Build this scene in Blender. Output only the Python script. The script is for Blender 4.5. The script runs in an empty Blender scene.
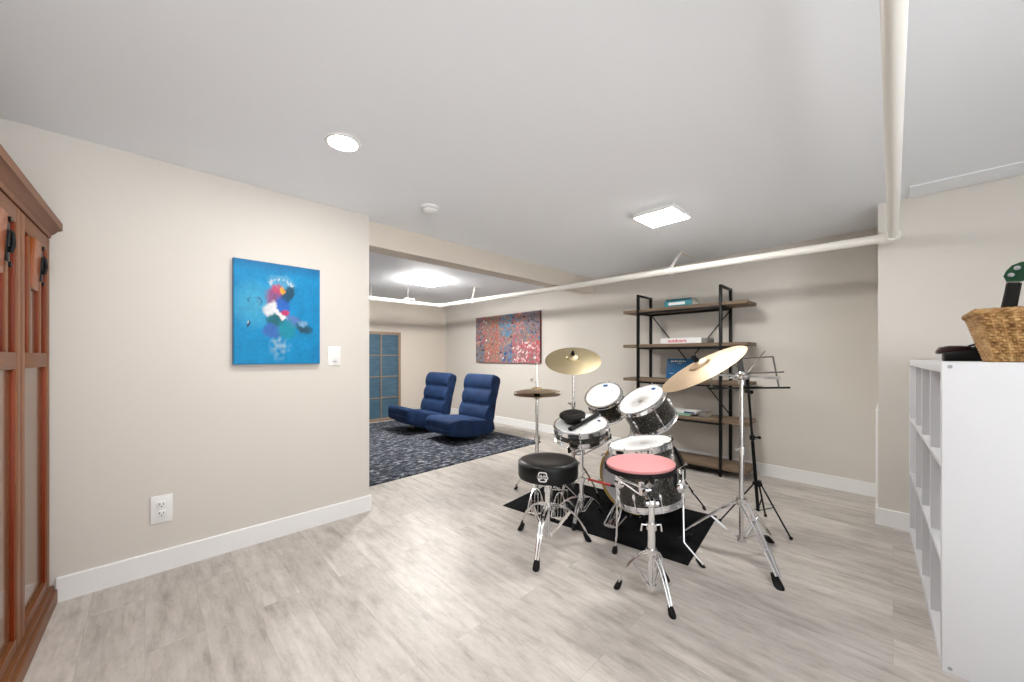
import bpy, bmesh, math, random
from mathutils import Vector, Matrix, noise as mnoise
C = bpy.context.scene.collection
PI = math.pi
V = Vector
R_ = random.Random(7)

# ------------------------------------------------------------------ materials
def srgb(r, g, b):
    f = lambda c: (c/255/12.92) if c/255 <= .04045 else ((c/255+.055)/1.055)**2.4
    return (f(r), f(g), f(b), 1)

def mat(name, col=(.8, .8, .8, 1), rough=.5, metal=0, spec=.5, coat=0, sheen=0):
    m = bpy.data.materials.new(name); m.use_nodes = True
    b = m.node_tree.nodes['Principled BSDF']
    b.inputs['Base Color'].default_value = col
    b.inputs['Roughness'].default_value = rough
    b.inputs['Metallic'].default_value = metal
    b.inputs['Specular IOR Level'].default_value = spec
    b.inputs['Coat Weight'].default_value = coat
    b.inputs['Sheen Weight'].default_value = sheen
    return m

class NT:
    """small node helper"""
    def __init__(s, m): s.t = m.node_tree; s.b = s.t.nodes['Principled BSDF']
    def n(s, typ, **kw):
        x = s.t.nodes.new(typ)
        for k, v in kw.items():
            if k in x.inputs: x.inputs[k].default_value = v
            else: setattr(x, k, v)
        return x
    def l(s, a, b): s.t.links.new(a, b)
    def ramp(s, fac, stops):
        r = s.n('ShaderNodeValToRGB'); e = r.color_ramp.elements
        while len(e) < len(stops): e.new(.5)
        for i, (p, c) in enumerate(stops): e[i].position = p; e[i].color = c
        s.l(fac, r.inputs[0]); return r.outputs[0]
    def coord(s, scale=(1, 1, 1), which='Object', rot=(0, 0, 0)):
        c = s.n('ShaderNodeTexCoord'); m = s.n('ShaderNodeMapping')
        m.inputs['Scale'].default_value = scale; m.inputs['Rotation'].default_value = rot
        s.l(c.outputs[which], m.inputs[0]); return m.outputs[0]
    def noise(s, vec, scale=5, detail=4, rough=.55):
        x = s.n('ShaderNodeTexNoise'); x.inputs['Scale'].default_value = scale
        x.inputs['Detail'].default_value = detail; x.inputs['Roughness'].default_value = rough
        s.l(vec, x.inputs['Vector']); return x.outputs['Fac']
    def mix(s, fac, a, b, blend='MIX'):
        x = s.n('ShaderNodeMix', data_type='RGBA', blend_type=blend)
        if hasattr(fac, 'links'): s.l(fac, x.inputs[0])
        else: x.inputs[0].default_value = fac
        for v, i in ((a, 6), (b, 7)):
            if hasattr(v, 'links'): s.l(v, x.inputs[i])
            else: x.inputs[i].default_value = v
        return x.outputs[2]
    def bump(s, h, strength=.2, dist=.01):
        x = s.n('ShaderNodeBump'); x.inputs['Strength'].default_value = strength
        x.inputs['Distance'].default_value = dist; s.l(h, x.inputs['Height'])
        s.l(x.outputs[0], s.b.inputs['Normal'])
    def base(s, c): s.l(c, s.b.inputs['Base Color'])

M = {}
def wallmat(name, col):
    m = mat(name, col, .7, spec=.25); t = NT(m)
    t.bump(t.noise(t.coord(), 160, 3), .05, .002); return m
M['wall'] = wallmat('wall_paint', srgb(213, 208, 200))
M['wall2'] = wallmat('wall_paint_warm', srgb(212, 203, 191))
M['ceiling'] = wallmat('ceiling_paint', srgb(243, 246, 250))
M['trim'] = mat('trim_paint', srgb(236, 236, 235), .35)
M['whitepipe'] = mat('pipe_paint', srgb(236, 233, 226), .35)
M['laminate'] = mat('white_laminate', srgb(212, 213, 216), .4)
M['plastic'] = mat('white_plastic', srgb(234, 234, 232), .35)
M['greycap'] = mat('grey_cap', srgb(150, 150, 152), .4)
M['dark'] = mat('dark_slot', srgb(35, 33, 32), .6)
M['chrome'] = mat('chrome', (.86, .86, .87, 1), .13, 1)
M['steel'] = mat('satin_chrome', (.74, .73, .72, 1), .26, 1)
M['rubber'] = mat('black_rubber', srgb(13, 12, 12), .6, spec=.25)
M['blackmetal'] = mat('black_metal', srgb(11, 11, 11), .45, .2, spec=.3)
M['gunmetal'] = mat('grey_wire', srgb(110, 108, 105), .35, .8)
M['head'] = mat('drumhead_film', srgb(240, 240, 239), .38)
M['greyhead'] = mat('clear_drumhead', srgb(196, 196, 202), .3)
M['blackhead'] = mat('black_drumhead', srgb(18, 18, 18), .4)
M['sticker'] = mat('blue_sticker', srgb(20, 92, 150), .4)
M['navysticker'] = mat('navy_sticker', srgb(28, 34, 80), .4)
M['pencil'] = mat('grey_marking', srgb(120, 120, 122), .6)
M['pink'] = mat('pink_rubber', srgb(218, 146, 147), .6)
M['red'] = mat('red_lacquer', srgb(180, 40, 36), .35)
M['whitetext'] = mat('white_print', srgb(225, 225, 225), .5)
M['redtext'] = mat('red_print', srgb(205, 60, 90), .5)
M['diffuser'] = mat('light_diffuser', (1, 1, 1, 1), .5)
M['cream'] = mat('paper', srgb(225, 220, 208), .7)

def emit(name, strength, col=(1, .965, .93, 1)):
    m = mat(name, (1, 1, 1, 1), .5); b = m.node_tree.nodes['Principled BSDF']
    b.inputs['Emission Color'].default_value = col; b.inputs['Emission Strength'].default_value = strength
    return m

# floor: whitewashed planks running along Y
m = M['floor'] = mat('plank_floor', rough=.42, spec=.4); t = NT(m)
tc = t.n('ShaderNodeTexCoord'); sp = t.n('ShaderNodeSeparateXYZ'); cb = t.n('ShaderNodeCombineXYZ')
t.l(tc.outputs['Object'], sp.inputs[0]); t.l(sp.outputs[1], cb.inputs[0]); t.l(sp.outputs[0], cb.inputs[1])
br = t.n('ShaderNodeTexBrick', offset=.37)
for k, v in (('Scale', 1), ('Brick Width', 1.22), ('Row Height', .178), ('Mortar Size', .0012), ('Mortar Smooth', .3), ('Bias', 0)):
    br.inputs[k].default_value = v
br.inputs['Color1'].default_value = (0, 0, 0, 1); br.inputs['Color2'].default_value = (1, 1, 1, 1); br.inputs['Mortar'].default_value = (.5, .5, .5, 1)
t.l(cb.outputs[0], br.inputs['Vector'])
# each plank shifts the grain
sc = t.n('ShaderNodeVectorMath', operation='SCALE'); sc.inputs['Scale'].default_value = 7.3; t.l(br.outputs['Color'], sc.inputs[0])
ad = t.n('ShaderNodeVectorMath', operation='ADD'); t.l(tc.outputs['Object'], ad.inputs[0]); t.l(sc.outputs[0], ad.inputs[1])
def stretched(sx, sy, rot=0):
    mp = t.n('ShaderNodeMapping'); mp.inputs['Scale'].default_value = (sx, sy, 1); t.l(ad.outputs[0], mp.inputs[0]); return mp.outputs[0]
grain = t.noise(stretched(16, 1.3), 1.6, 8, .62)
blot = t.noise(stretched(5.5, 1.9), 1.7, 7, .68)
fleck = t.noise(stretched(14, 5.5), 1.7, 8, .72)
c1 = t.ramp(grain, [(.28, srgb(128, 121, 114)), (.48, srgb(180, 174, 167)), (.68, srgb(208, 203, 197))])
c2 = t.ramp(blot, [(.34, srgb(140, 133, 126)), (.50, srgb(190, 184, 177)), (.64, srgb(206, 201, 195))])
mott = t.ramp(t.noise(stretched(10, 2.2), 2.2, 8, .74), [(.36, srgb(132, 125, 117)), (.5, srgb(190, 184, 177)), (.62, srgb(214, 209, 203))])
col = t.mix(.5, c1, c2); col = t.mix(.34, col, mott)
tint = t.ramp(br.outputs['Color'], [(0, (.90, .895, .89, 1)), (1, (1.05, 1.05, 1.05, 1))])
col = t.mix(1, col, tint, 'MULTIPLY')
fl = t.ramp(fleck, [(.62, (0, 0, 0, 1)), (.70, (1, 1, 1, 1))])
fm = t.n('ShaderNodeMath', operation='MULTIPLY'); fm.inputs[1].default_value = .35; t.l(fl, fm.inputs[0])
col = t.mix(fm.outputs[0], col, srgb(136, 128, 119))
sm = t.n('ShaderNodeMath', operation='MULTIPLY'); sm.inputs[1].default_value = .25; t.l(br.outputs['Fac'], sm.inputs[0])
col = t.mix(sm.outputs[0], col, srgb(120, 112, 104))
t.base(col); t.bump(grain, .05, .002)

# area rug: navy with pale flecks
m = M['rug'] = mat('rug_pile', rough=.95, spec=.1); t = NT(m)
n1 = t.noise(t.coord((1, 2.0, 1)), 13, 7, .8); n2 = t.noise(t.coord(), 3.2, 3)
a = t.ramp(n1, [(.40, srgb(26, 28, 35)), (.50, srgb(58, 62, 72)), (.57, srgb(118, 123, 131)), (.65, srgb(214, 215, 216))])
nf = t.ramp(n2, [(.35, (0, 0, 0, 1)), (.75, (.6, .6, .6, 1))]); t.base(t.mix(nf, a, srgb(52, 56, 68))); t.bump(t.noise(t.coord(), 300, 2), .4, .004)

m = M['mat'] = mat('drum_mat_felt', rough=.95, spec=.1); t = NT(m)
t.base(t.ramp(t.noise(t.coord(), 7, 6, .7), [(.3, srgb(9, 9, 10)), (.7, srgb(27, 27, 29))])); t.bump(t.noise(t.coord(), 9, 4), .5, .01)

m = M['sparkle'] = mat('black_sparkle_wrap', rough=.3, spec=.4); t = NT(m)
vo = t.n('ShaderNodeTexVoronoi'); vo.inputs['Scale'].default_value = 320; t.l(t.coord(), vo.inputs['Vector'])
sx = t.n('ShaderNodeSeparateColor'); t.l(vo.outputs['Color'], sx.inputs[0])
t.base(t.ramp(sx.outputs[0], [(.0, srgb(12, 12, 11)), (.66, srgb(24, 23, 22)), (.86, srgb(74, 70, 64)), (1, srgb(150, 144, 132))]))
t.b.inputs['Coat Weight'].default_value = .2

def bronze(name, c, rough):
    m = mat(name, c, rough, 1); t = NT(m)
    cc = t.n('ShaderNodeTexCoord'); ln = t.n('ShaderNodeVectorMath', operation='LENGTH')
    t.l(cc.outputs['Object'], ln.inputs[0])
    wv = t.n('ShaderNodeTexNoise', noise_dimensions='1D'); wv.inputs['Scale'].default_value = 260; wv.inputs['Detail'].default_value = 3
    t.l(ln.outputs['Value'], wv.inputs['W']); t.bump(wv.outputs['Fac'], .12, .002)
    t.base(t.mix(t.noise(t.coord(), 9, 3), c, (c[0]*.82, c[1]*.78, c[2]*.68, 1)))
    return m
M['bronze'] = bronze('cymbal_bronze', srgb(196, 176, 152), .52)
M['palebronze'] = bronze('pale_cymbal_bronze', srgb(194, 182, 152), .48)
M['darkbronze'] = bronze('aged_cymbal_bronze', srgb(172, 152, 124), .34)

m = M['leather'] = mat('black_vinyl', srgb(9, 9, 10), .36, spec=.32); t = NT(m); t.bump(t.noise(t.coord(), 260, 3), .1, .002)
m = M['bluefab'] = mat('blue_suede', rough=.75, sheen=.12, spec=.25); t = NT(m)
t.base(t.ramp(t.noise(t.coord(), 9, 5, .6), [(.3, srgb(14, 30, 60)), (.7, srgb(27, 52, 90))]))
t.b.inputs['Sheen Tint'].default_value = srgb(90, 140, 200); t.bump(t.noise(t.coord(), 40, 4), .25, .004)
m = M['pane'] = mat('blue_pane', rough=.45); t = NT(m)
t.base(t.ramp(t.noise(t.coord((1, 1, 6)), 4, 4), [(.3, srgb(52, 84, 104)), (.7, srgb(74, 106, 124))]))
M['taupe'] = mat('taupe_wood', srgb(140, 120, 102), .5)

def wood(name, ca, cb_, cc_, scale, rough, axis, coat=0, bump=.1):
    m = mat(name, rough=rough, coat=coat, spec=.25); t = NT(m)
    s = [10, 10, 10]; s[axis] = .9
    n = t.noise(t.coord(tuple(s)), scale, 7, .6)
    n2 = t.noise(t.coord(), 3, 3)
    t.base(t.mix(n2, t.ramp(n, [(.3, ca), (.5, cb_), (.7, cc_)]), cb_)); t.bump(n, bump, .003); return m
M['cherry'] = wood('red_brown_wood', srgb(92, 48, 22), srgb(124, 74, 40), srgb(148, 98, 60), 2.2, .42, 2, 0)
M['cherrypanel'] = wood('brown_panel', srgb(98, 66, 46), srgb(114, 80, 56), srgb(128, 92, 66), 2.2, .16, 2, .2)
M['cherrybead'] = wood('red_bead_wood', srgb(88, 30, 8), srgb(122, 46, 12), srgb(144, 62, 20), 2.2, .4, 2, 0)
M['cherryx'] = wood('red_brown_rail', srgb(88, 48, 22), srgb(116, 70, 38), srgb(140, 92, 56), 2.2, .42, 1, 0)
M['plaque'] = wood('orange_wood', srgb(112, 52, 14), srgb(146, 74, 24), srgb(170, 98, 40), 2.0, .35, 2, .2)
M['rustic'] = wood('rustic_board', srgb(84, 70, 58), srgb(120, 102, 84), srgb(150, 130, 108), 1.8, .65, 1, 0, .3)
M['maple'] = wood('gold_hoop_wood', srgb(150, 116, 56), srgb(186, 150, 84), srgb(206, 172, 106), 1.5, .3, 2, .4)

m = M['wicker'] = mat('wicker', rough=.6); t = NT(m)
t.base(t.ramp(t.noise(t.coord(), 40, 5), [(.3, srgb(112, 78, 42)), (.5, srgb(168, 128, 78)), (.7, srgb(200, 166, 114))]))
M['green'] = mat('green_gloss', srgb(6, 62, 34), .4, spec=.2)
M['maroon'] = mat('maroon_leather', srgb(44, 13, 16), .4, spec=.3)
M['blackleather'] = mat('black_leather', srgb(9, 8, 9), .4, spec=.25)
m = M['uke'] = mat('green_stain', srgb(18, 96, 58), .3)
M['fret'] = mat('dark_fretboard', srgb(14, 11, 10), .5, spec=.2)
M['teal'] = mat('teal_cover', srgb(46, 128, 138), .5)
M['tealdk'] = mat('dark_teal_cover', srgb(24, 70, 82), .5)
M['bookwhite'] = mat('white_cover', srgb(226, 228, 226), .5)
M['bookgrey'] = mat('grey_cover', srgb(120, 118, 114), .5)
M['bookblue'] = mat('blue_cover', srgb(14, 88, 136), .4)
M['bookgreen'] = mat('mint_cover', srgb(150, 200, 170), .5)
M['bookbluedk'] = mat('deep_blue_cover', srgb(36, 78, 120), .5)
def attr_mat(name, rough):
    m = mat(name, rough=rough, spec=.3); t = NT(m)
    a = t.n('ShaderNodeVertexColor', layer_name='Col'); t.base(a.outputs['Color']); return m
M['paint'] = attr_mat('painted_canvas', .55)
M['wornhead'] = attr_mat('worn_drumhead', .4)

# ------------------------------------------------------------------ mesh builder
def basis(n, ref=(.3, .9, .1)):
    n = V(n).normalized(); a = n.cross(V(ref))
    if a.length < 1e-4: a = n.cross(V((1, 0, 0)))
    a.normalize(); return a, n.cross(a), n

class MB:
    def __init__(s): s.b = bmesh.new()
    def box(s, x0, x1, y0, y1, z0, z1, bev=0, mtx=None, seg=2):
        g = bmesh.new(); bmesh.ops.create_cube(g, size=1)
        for v in g.verts:
            v.co = V(((x0+x1)/2+v.co.x*(x1-x0), (y0+y1)/2+v.co.y*(y1-y0), (z0+z1)/2+v.co.z*(z1-z0)))
        if bev: bmesh.ops.bevel(g, geom=g.edges[:], offset=bev, segments=seg, profile=.5, affect='EDGES')
        if mtx: g.transform(mtx)
        s.merge(g); return s
    def merge(s, g):
        me = bpy.data.meshes.new('t'); g.to_mesh(me); g.free(); s.b.from_mesh(me); bpy.data.meshes.remove(me)
    def rings(s, rings, cap=True, closed=True):
        """loft through rings of equal count"""
        vs = [[s.b.verts.new(p) for p in r] for r in rings]; n = len(vs[0])
        for i in range(len(vs)-1):
            for j in range(n if closed else n-1):
                k = (j+1) % n
                s.b.faces.new((vs[i][j], vs[i][k], vs[i+1][k], vs[i+1][j]))
        if cap and closed:
            s.b.faces.new(vs[0][::-1]); s.b.faces.new(vs[-1])
        return s
    def lathe(s, prof, c=(0, 0, 0), n=(0, 0, 1), seg=48, close=False, cap=False):
        """profile of (radius, height) along axis n from c; radius 0 makes a pole"""
        a, b, n = basis(n); c = V(c); rows = []
        for r, h in prof:
            if r < 1e-6: rows.append([s.b.verts.new(c+n*h)])
            else: rows.append([s.b.verts.new(c+n*h+(a*math.cos(q)+b*math.sin(q))*r) for q in [2*PI*i/seg for i in range(seg)]])
        pairs = list(zip(rows, rows[1:]))
        if close: pairs.append((rows[-1], rows[0]))
        for p, q in pairs:
            for i in range(seg):
                k = (i+1) % seg
                if len(p) == 1 and len(q) == 1: continue
                if len(p) == 1: f = (p[0], q[k], q[i])
                elif len(q) == 1: f = (p[i], p[k], q[0])
                else: f = (p[i], p[k], q[k], q[i])
                s.b.faces.new(f)
        if cap:
            for r in (rows[0], rows[-1]):
                if len(r) > 1: s.b.faces.new(r)
        return s
    def cyl(s, p, q, r, r2=None, seg=16):
        p, q = V(p), V(q); d = q-p; L = d.length
        return s.lathe([(0, 0), (r, 0), (r if r2 is None else r2, L), (0, L)], p, d, seg)
    def tube(s, pts, r, seg=10, rz=None):
        """tube through points; r a number or list; rz flattens (second radius)"""
        pts = [V(p) for p in pts]; n = len(pts); rs = r if isinstance(r, (list, tuple)) else [r]*n
        rings = []; up = None
        for i, p in enumerate(pts):
            d = (pts[min(i+1, n-1)]-pts[max(i-1, 0)]).normalized()
            if up is None:
                up = V((0, 0, 1)) if abs(d.z) < .9 else V((1, 0, 0))
            a = d.cross(up).normalized(); b = a.cross(d); up = b
            k = rs[i] if rz is None else rz
            rings.append([p+a*math.cos(q)*rs[i]+b*math.sin(q)*k for q in [2*PI*j/seg for j in range(seg)]])
        return s.rings(rings)
    def sphere(s, c, r, seg=16, sc=(1, 1, 1)):
        g = bmesh.new(); bmesh.ops.create_uvsphere(g, u_segments=seg, v_segments=seg//2, radius=r)
        for v in g.verts: v.co = V((v.co.x*sc[0], v.co.y*sc[1], v.co.z*sc[2]))+V(c)
        s.merge(g); return s
    def poly(s, pts, h, mtx=None):
        """extruded polygon in XY from z 0 to h"""
        mtx = mtx or Matrix()
        s.rings([[mtx @ V((x, y, 0)) for x, y in pts], [mtx @ V((x, y, h)) for x, y in pts]]); return s

def link(name, mb, material, parent=None, off=None, smooth=True, ang=35):
    if off is not None: mb.b.transform(Matrix.Translation(-V(off)))
    bmesh.ops.recalc_face_normals(mb.b, faces=mb.b.faces[:])
    me = bpy.data.meshes.new(name); mb.b.to_mesh(me); mb.b.free()
    me.materials.append(material)
    if smooth:
        me.polygons.foreach_set('use_smooth', [True]*len(me.polygons)); me.set_sharp_from_angle(angle=math.radians(ang))
    o = bpy.data.objects.new(name, me); C.objects.link(o)
    if parent: o.parent = parent
    return o

def tag(o, label, cat, group=None, kind=None):
    o['label'] = label; o['category'] = cat
    if group: o['group'] = group
    if kind: o['kind'] = kind
    return o

def thing(name, label, cat, loc=(0, 0, 0), rz=0, group=None):
    o = bpy.data.objects.new(name, None); C.objects.link(o); o.location = loc; o.rotation_euler = (0, 0, rz)
    o.empty_display_size = .1
    return tag(o, label, cat, group)

class T:
    """a thing whose parts are given in world coordinates"""
    def __init__(s, name, label, cat, loc, group=None):
        s.o = thing(name, label, cat, loc, 0, group); s.loc = V(loc)
    def part(s, name, mb, material, parent=None, label=None, **kw):
        o = link(name, mb, material, parent or s.o, s.loc, **kw)
        if label: o['label'] = label
        return o

def struct(name, mb, material):
    o = link(name, mb, material, smooth=False); o['kind'] = 'structure'; return o

def copy_tree(o, parent=None):
    c = o.copy(); C.objects.link(c)
    if parent: c.parent = parent
    for ch in list(o.children): copy_tree(ch, c)
    return c

def text_faces(s, size, font_off=0):
    cu = bpy.data.curves.new('t', 'FONT'); cu.body = s; cu.size = size; cu.align_x = 'CENTER'; cu.align_y = 'CENTER'; cu.offset = font_off; cu.resolution_u = 3
    o = bpy.data.objects.new('t', cu); C.objects.link(o)
    dg = bpy.context.evaluated_depsgraph_get(); dg.update()
    me = bpy.data.meshes.new_from_object(o.evaluated_get(dg))
    vs = [v.co.copy() for v in me.vertices]; fs = [tuple(p.vertices) for p in me.polygons]
    bpy.data.objects.remove(o); bpy.data.curves.remove(cu); bpy.data.meshes.remove(me)
    return vs, fs
def text_mb(s, size, fn, off=0):
    mb = MB(); vs, fs = text_faces(s, size, off)
    bv = [mb.b.verts.new(fn(v.x, v.y)) for v in vs]
    for f in fs:
        try: mb.b.faces.new([bv[i] for i in f])
        except ValueError: pass
    return mb

def lerp(a, b, t): return V(a)*(1-t)+V(b)*t
def bez(p0, p1, p2, n=8): return [V(p0)*(1-t)**2+V(p1)*2*t*(1-t)+V(p2)*t*t for t in [i/n for i in range(n+1)]]

# ------------------------------------------------------------------ setting
CEIL = 2.16; CAMZ = 1.13
WB0, WB1 = V((4.19, .07)), V((4.35, 6.35))          # wall_back runs between these
def wbx(y): return WB0.x+(WB1.x-WB0.x)*(y-WB0.y)/(WB1.y-WB0.y)
struct('floor', MB().box(-.95, 4.6, -2.5, 6.5, -.08, 0), M['floor'])
struct('ceiling', MB().box(-.95, 4.6, -2.5, 6.5, CEIL, CEIL+.08), M['ceiling'])
struct('wall_left', MB().box(-.95, 1.178, 2.70, 2.95, 0, CEIL), M['wall'])
mb = MB(); mb.poly([(WB0.x, WB0.y), (WB0.x+.12, WB0.y), (WB1.x+.12, WB1.y), (WB1.x, WB1.y)], CEIL); struct('wall_back', mb, M['wall'])
struct('wall_far', MB().box(-.95, 4.5, 6.35, 6.47, 0, CEIL), M['wall2'])
struct('wall_right', MB().box(3.532, 4.35, -2.5, .071, 0, CEIL), M['wall'])
def pierced(axis, a0, a1, h0, h1, z0, z1, p0, p1):
    mb = MB()
    for u0, u1, q0, q1 in ((a0, h0, 0, CEIL), (h1, a1, 0, CEIL), (h0, h1, 0, z0), (h0, h1, z1, CEIL)):
        if axis == 'x': mb.box(u0, u1, p0, p1, q0, q1)
        else: mb.box(p0, p1, u0, u1, q0, q1)
    return mb
# the side of the room behind the viewpoint: wall with a wide opening added for fill light
struct('wall_rear', pierced('x', -.95, 3.532, -.88, .75, .12, 2.08, -2.5, -2.4), M['wall'])
struct('wall_west', MB().box(-1.05, -.95, -2.5, 6.47, 0, CEIL), M['wall'])
def added_window(name, axis, h0, h1, z0, z1, p0, p1):
    mb = MB()
    for u0, u1, q0, q1 in ((h0, h0+.05, z0, z1), (h1-.05, h1, z0, z1), (h0, h1, z0, z0+.05), (h0, h1, z1-.05, z1), ((h0+h1)/2-.025, (h0+h1)/2+.025, z0, z1)):
        if axis == 'x': mb.box(u0, u1, p0, p1, q0, q1)
        else: mb.box(p0, p1, u0, u1, q0, q1)
    struct(name, mb, M['trim'])
    L = bpy.data.lights.new(name+'_portal', 'AREA'); L.shape = 'RECTANGLE'; L.size = h1-h0; L.size_y = z1-z0; L.cycles.is_portal = True  # sampling portal for the added opening, emits nothing itself
    o = bpy.data.objects.new(name+'_portal', L); C.objects.link(o)
    o.location = ((h0+h1)/2, (p0+p1)/2, (z0+z1)/2) if axis == 'x' else ((p0+p1)/2, (h0+h1)/2, (z0+z1)/2)
    o.rotation_euler = (PI/2, 0, 0) if axis == 'x' else (PI/2, 0, -PI/2)
added_window('added_window_1', 'x', -.88, .75, .12, 2.08, -2.48, -2.43)  # framed opening out of view, added to brighten the room and ceiling
struct('trim_1', MB().box(1.178, wbx(2.9)+.02, 2.79, 2.965, 1.977, CEIL), M['wall2'])       # dropped beam
def baseboard(name, p, q, side, h=.112, th=.013):
    p, q = V((*p, 0)), V((*q, 0)); d = (q-p).normalized(); n = V((-d.y, d.x, 0))*side
    prof = [(0, 0), (th, 0), (th, h-.004), (th-.004, h), (0, h)]
    mb = MB(); mb.rings([[e+n*a+V((0, 0, z)) for a, z in prof] for e in (p, q)])
    return struct(name, mb, M['trim'])
baseboard('baseboard_left', (-.29, 2.70), (1.191, 2.70), -1)
baseboard('baseboard_left_end', (1.178, 2.70), (1.178, 2.95), -1)
baseboard('baseboard_back', (WB0.x, WB0.y), (WB1.x, WB1.y), 1)
baseboard('baseboard_right', (3.532, -2.4), (3.532, .084), 1)
baseboard('baseboard_return', (3.532, .071), (4.19, .071), 1)
baseboard('baseboard_far', (4.35, 6.35), (-.95, 6.35), 1)
# white boxed panel against the short return of the right-hand wall
struct('trim_2', MB().box(3.545, 4.17, .071, .083, .135, .77, .002), M['trim'])
# flat ceiling access board along the right-hand wall
struct('trim_3', MB().box(3.30, 3.52, -.62, -.07, CEIL-.007, CEIL, .002), M['ceiling'])

# ------------------------------------------------------------------ ceiling fittings
def downlight(x, y, label, mat_e):
    t = thing('recessed_light', label, 'ceiling light', (x, y, CEIL))
    link('trim_ring', MB().lathe([(.062, -.002), (.066, -.006), (.08, -.005), (.083, 0), (.062, 0)], close=True), M['plastic'], t)
    link('lens', MB().lathe([(0, -.010), (.022, -.0095), (.042, -.008), (.056, -.005), (.062, -.002), (.062, -.001), (0, -.001)]), mat_e, t)
    return t
ED = emit('downlight_lens', 200); EB = emit('added_fill_lens', 300); EP = emit('panel_lens', 54); EL = emit('far_lamp_lens', 150)
downlight(.681, 1.856, 'small round recessed ceiling light above the wall with the blue painting', ED)
downlight(.25, .30, 'round ceiling fill light added out of view right above the viewpoint', EB)  # added fill lamp out of view, brightens the left floor and wall
t = thing('panel_light', 'square white ceiling panel light above the drum kit', 'ceiling light', (2.665, 1.17, CEIL), math.radians(-2))
link('housing', MB().box(-.15, .15, -.15, .15, -.03, 0, .006), M['plastic'], t)
link('diffuser', MB().box(-.138, .138, -.138, .138, -.034, -.029, .002), EP, t)
t = thing('flush_light', 'square flush ceiling lamp in the far nook over the blue floor chairs', 'ceiling light', (2.70, 4.42, CEIL), math.radians(4))
link('housing', MB().box(-.20, .20, -.13, .13, -.022, 0, .006), M['plastic'], t)
link('diffuser', MB().box(-.185, .185, -.115, .115, -.055, -.021, .015), EL, t)
t = thing('smoke_detector', 'round white smoke detector on the ceiling near the beam', 'smoke detector', (1.403, 2.237, CEIL))
link('base_plate', MB().lathe([(0, 0), (.062, 0), (.062, -.010), (.056, -.013), (0, -.013)]), M['plastic'], t)
link('cover', MB().lathe([(.053, -.012), (.050, -.028), (.034, -.040), (0, -.042)]), M['plastic'], t)
link('vent_ring', MB().lathe([(.0525, -.017), (.0535, -.019), (.0525, -.021)], seg=32), M['greycap'], t)

# water pipe: overhead run, elbow, run along the back wall, elbow, run across the nook
t = T('water_pipe', 'long white painted pipe hung under the ceiling and turning two corners', 'pipe', (3.44, 0, 1.90))
PA, PB, PC, PD, PE = V((-.9, -.004, 2.115)), V((3.44, 0, 1.90)), V((3.475, 2.9, 1.936)), V((3.445, 5.18, 1.963)), V((.2, 5.16, 1.945))
t.part('overhead_run', MB().cyl(PA, PB, .0255, seg=24), M['whitepipe'])
t.part('back_wall_run', MB().tube([PB, PC, PD], .029, 20), M['whitepipe'])
t.part('nook_run', MB().cyl(PD, PE, .027, seg=20), M['whitepipe'])
mb = MB(); mb.sphere(PB, .038, 20); mb.cyl(PB, PB+V((-.06, 0, .003)), .036, seg=20); mb.cyl(PB, PB+V((0, .065, 0)), .036, seg=20)
t.part('elbow_fitting', mb, M['whitepipe'])
mb = MB(); mb.sphere(PD, .036, 20); mb.cyl(PD, PD+V((-.06, 0, 0)), .034, seg=20); mb.cyl(PD, PD+V((0, -.06, 0)), .035, seg=20)
t.part('elbow_fitting', mb, M['whitepipe'])
for y, lean in ((1.43, .30), (4.35, .06)):
    f = y/2.9 if y < 2.9 else 1
    p = lerp(PB, PC, y/2.9) if y < 2.9 else lerp(PC, PD, (y-2.9)/2.28)
    mb = MB(); mb.lathe([(.031, -.018), (.038, -.018), (.038, .018), (.031, .018)], p, (0, 1, 0), 20, close=True)
    top = p+V((lean, .03, CEIL-p.z-.006))
    mb.tube([p+V((0, 0, .034)), top], .014, 8, .010); mb.box(top.x-.03, top.x+(.36 if lean > .2 else .1), top.y-.018, top.y+.018, CEIL-.006, CEIL, .002)
    t.part('pipe_hanger', mb, M['whitepipe'])
for x in (2.28, 2.86):
    p = lerp(PD, PE, (PD.x-x)/(PD.x-PE.x))
    mb = MB(); mb.lathe([(.028, -.014), (.034, -.014), (.034, .014), (.028, .014)], p, (1, 0, 0), 20, close=True)
    mb.tube([p+V((0, 0, .03)), V((p.x, p.y, CEIL))], .011, 8, .004)
    t.part('pipe_hanger', mb, M['whitepipe'])
mb = MB(); p = lerp(PD, PE, .16); mb.tube([p+V((-.13, 0, .0)), p+V((-.12, 0, .05)), p+V((.04, 0, .055)), p+V((.05, 0, 0))], .013, 10)
t.part('bypass_loop', mb, M['whitepipe'])

# ------------------------------------------------------------------ left wall: painting, switch, outlet
def painted(name, w, h, d, nx, ny, fn, edge):
    """canvas in local X (width) / Z (height), face at y=-d; colour attribute painted by fn(u,v), v up"""
    mb = MB(); cl = mb.b.verts.layers.float_color.new('Col'); g = []
    for j in range(ny+1):
        row = []
        for i in range(nx+1):
            v = mb.b.verts.new((w*i/nx, -d, h*j/ny)); v[cl] = fn(i/nx, j/ny); row.append(v)
        g.append(row)
    for j in range(ny):
        for i in range(nx): mb.b.faces.new((g[j][i], g[j][i+1], g[j+1][i+1], g[j+1][i]))
    for x0, x1, z0, z1 in ((0, 0, 0, h), (w, w, 0, h), (0, w, 0, 0), (0, w, h, h)):
        q = [mb.b.verts.new(p) for p in ((x0, -d, z0), (x1, -d, z1), (x1, 0, z1), (x0, 0, z0))]
        for v in q: v[cl] = edge
        mb.b.faces.new(q)
    return mb
def mixc(a, b, k): k = max(0, min(1, k)); return tuple(a[i]*(1-k)+b[i]*k for i in range(3))+(1,)
def nz(x, y, s, seed=0): return mnoise.noise(V((x*s+seed*13.7, y*s-seed*7.1, seed)))
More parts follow.
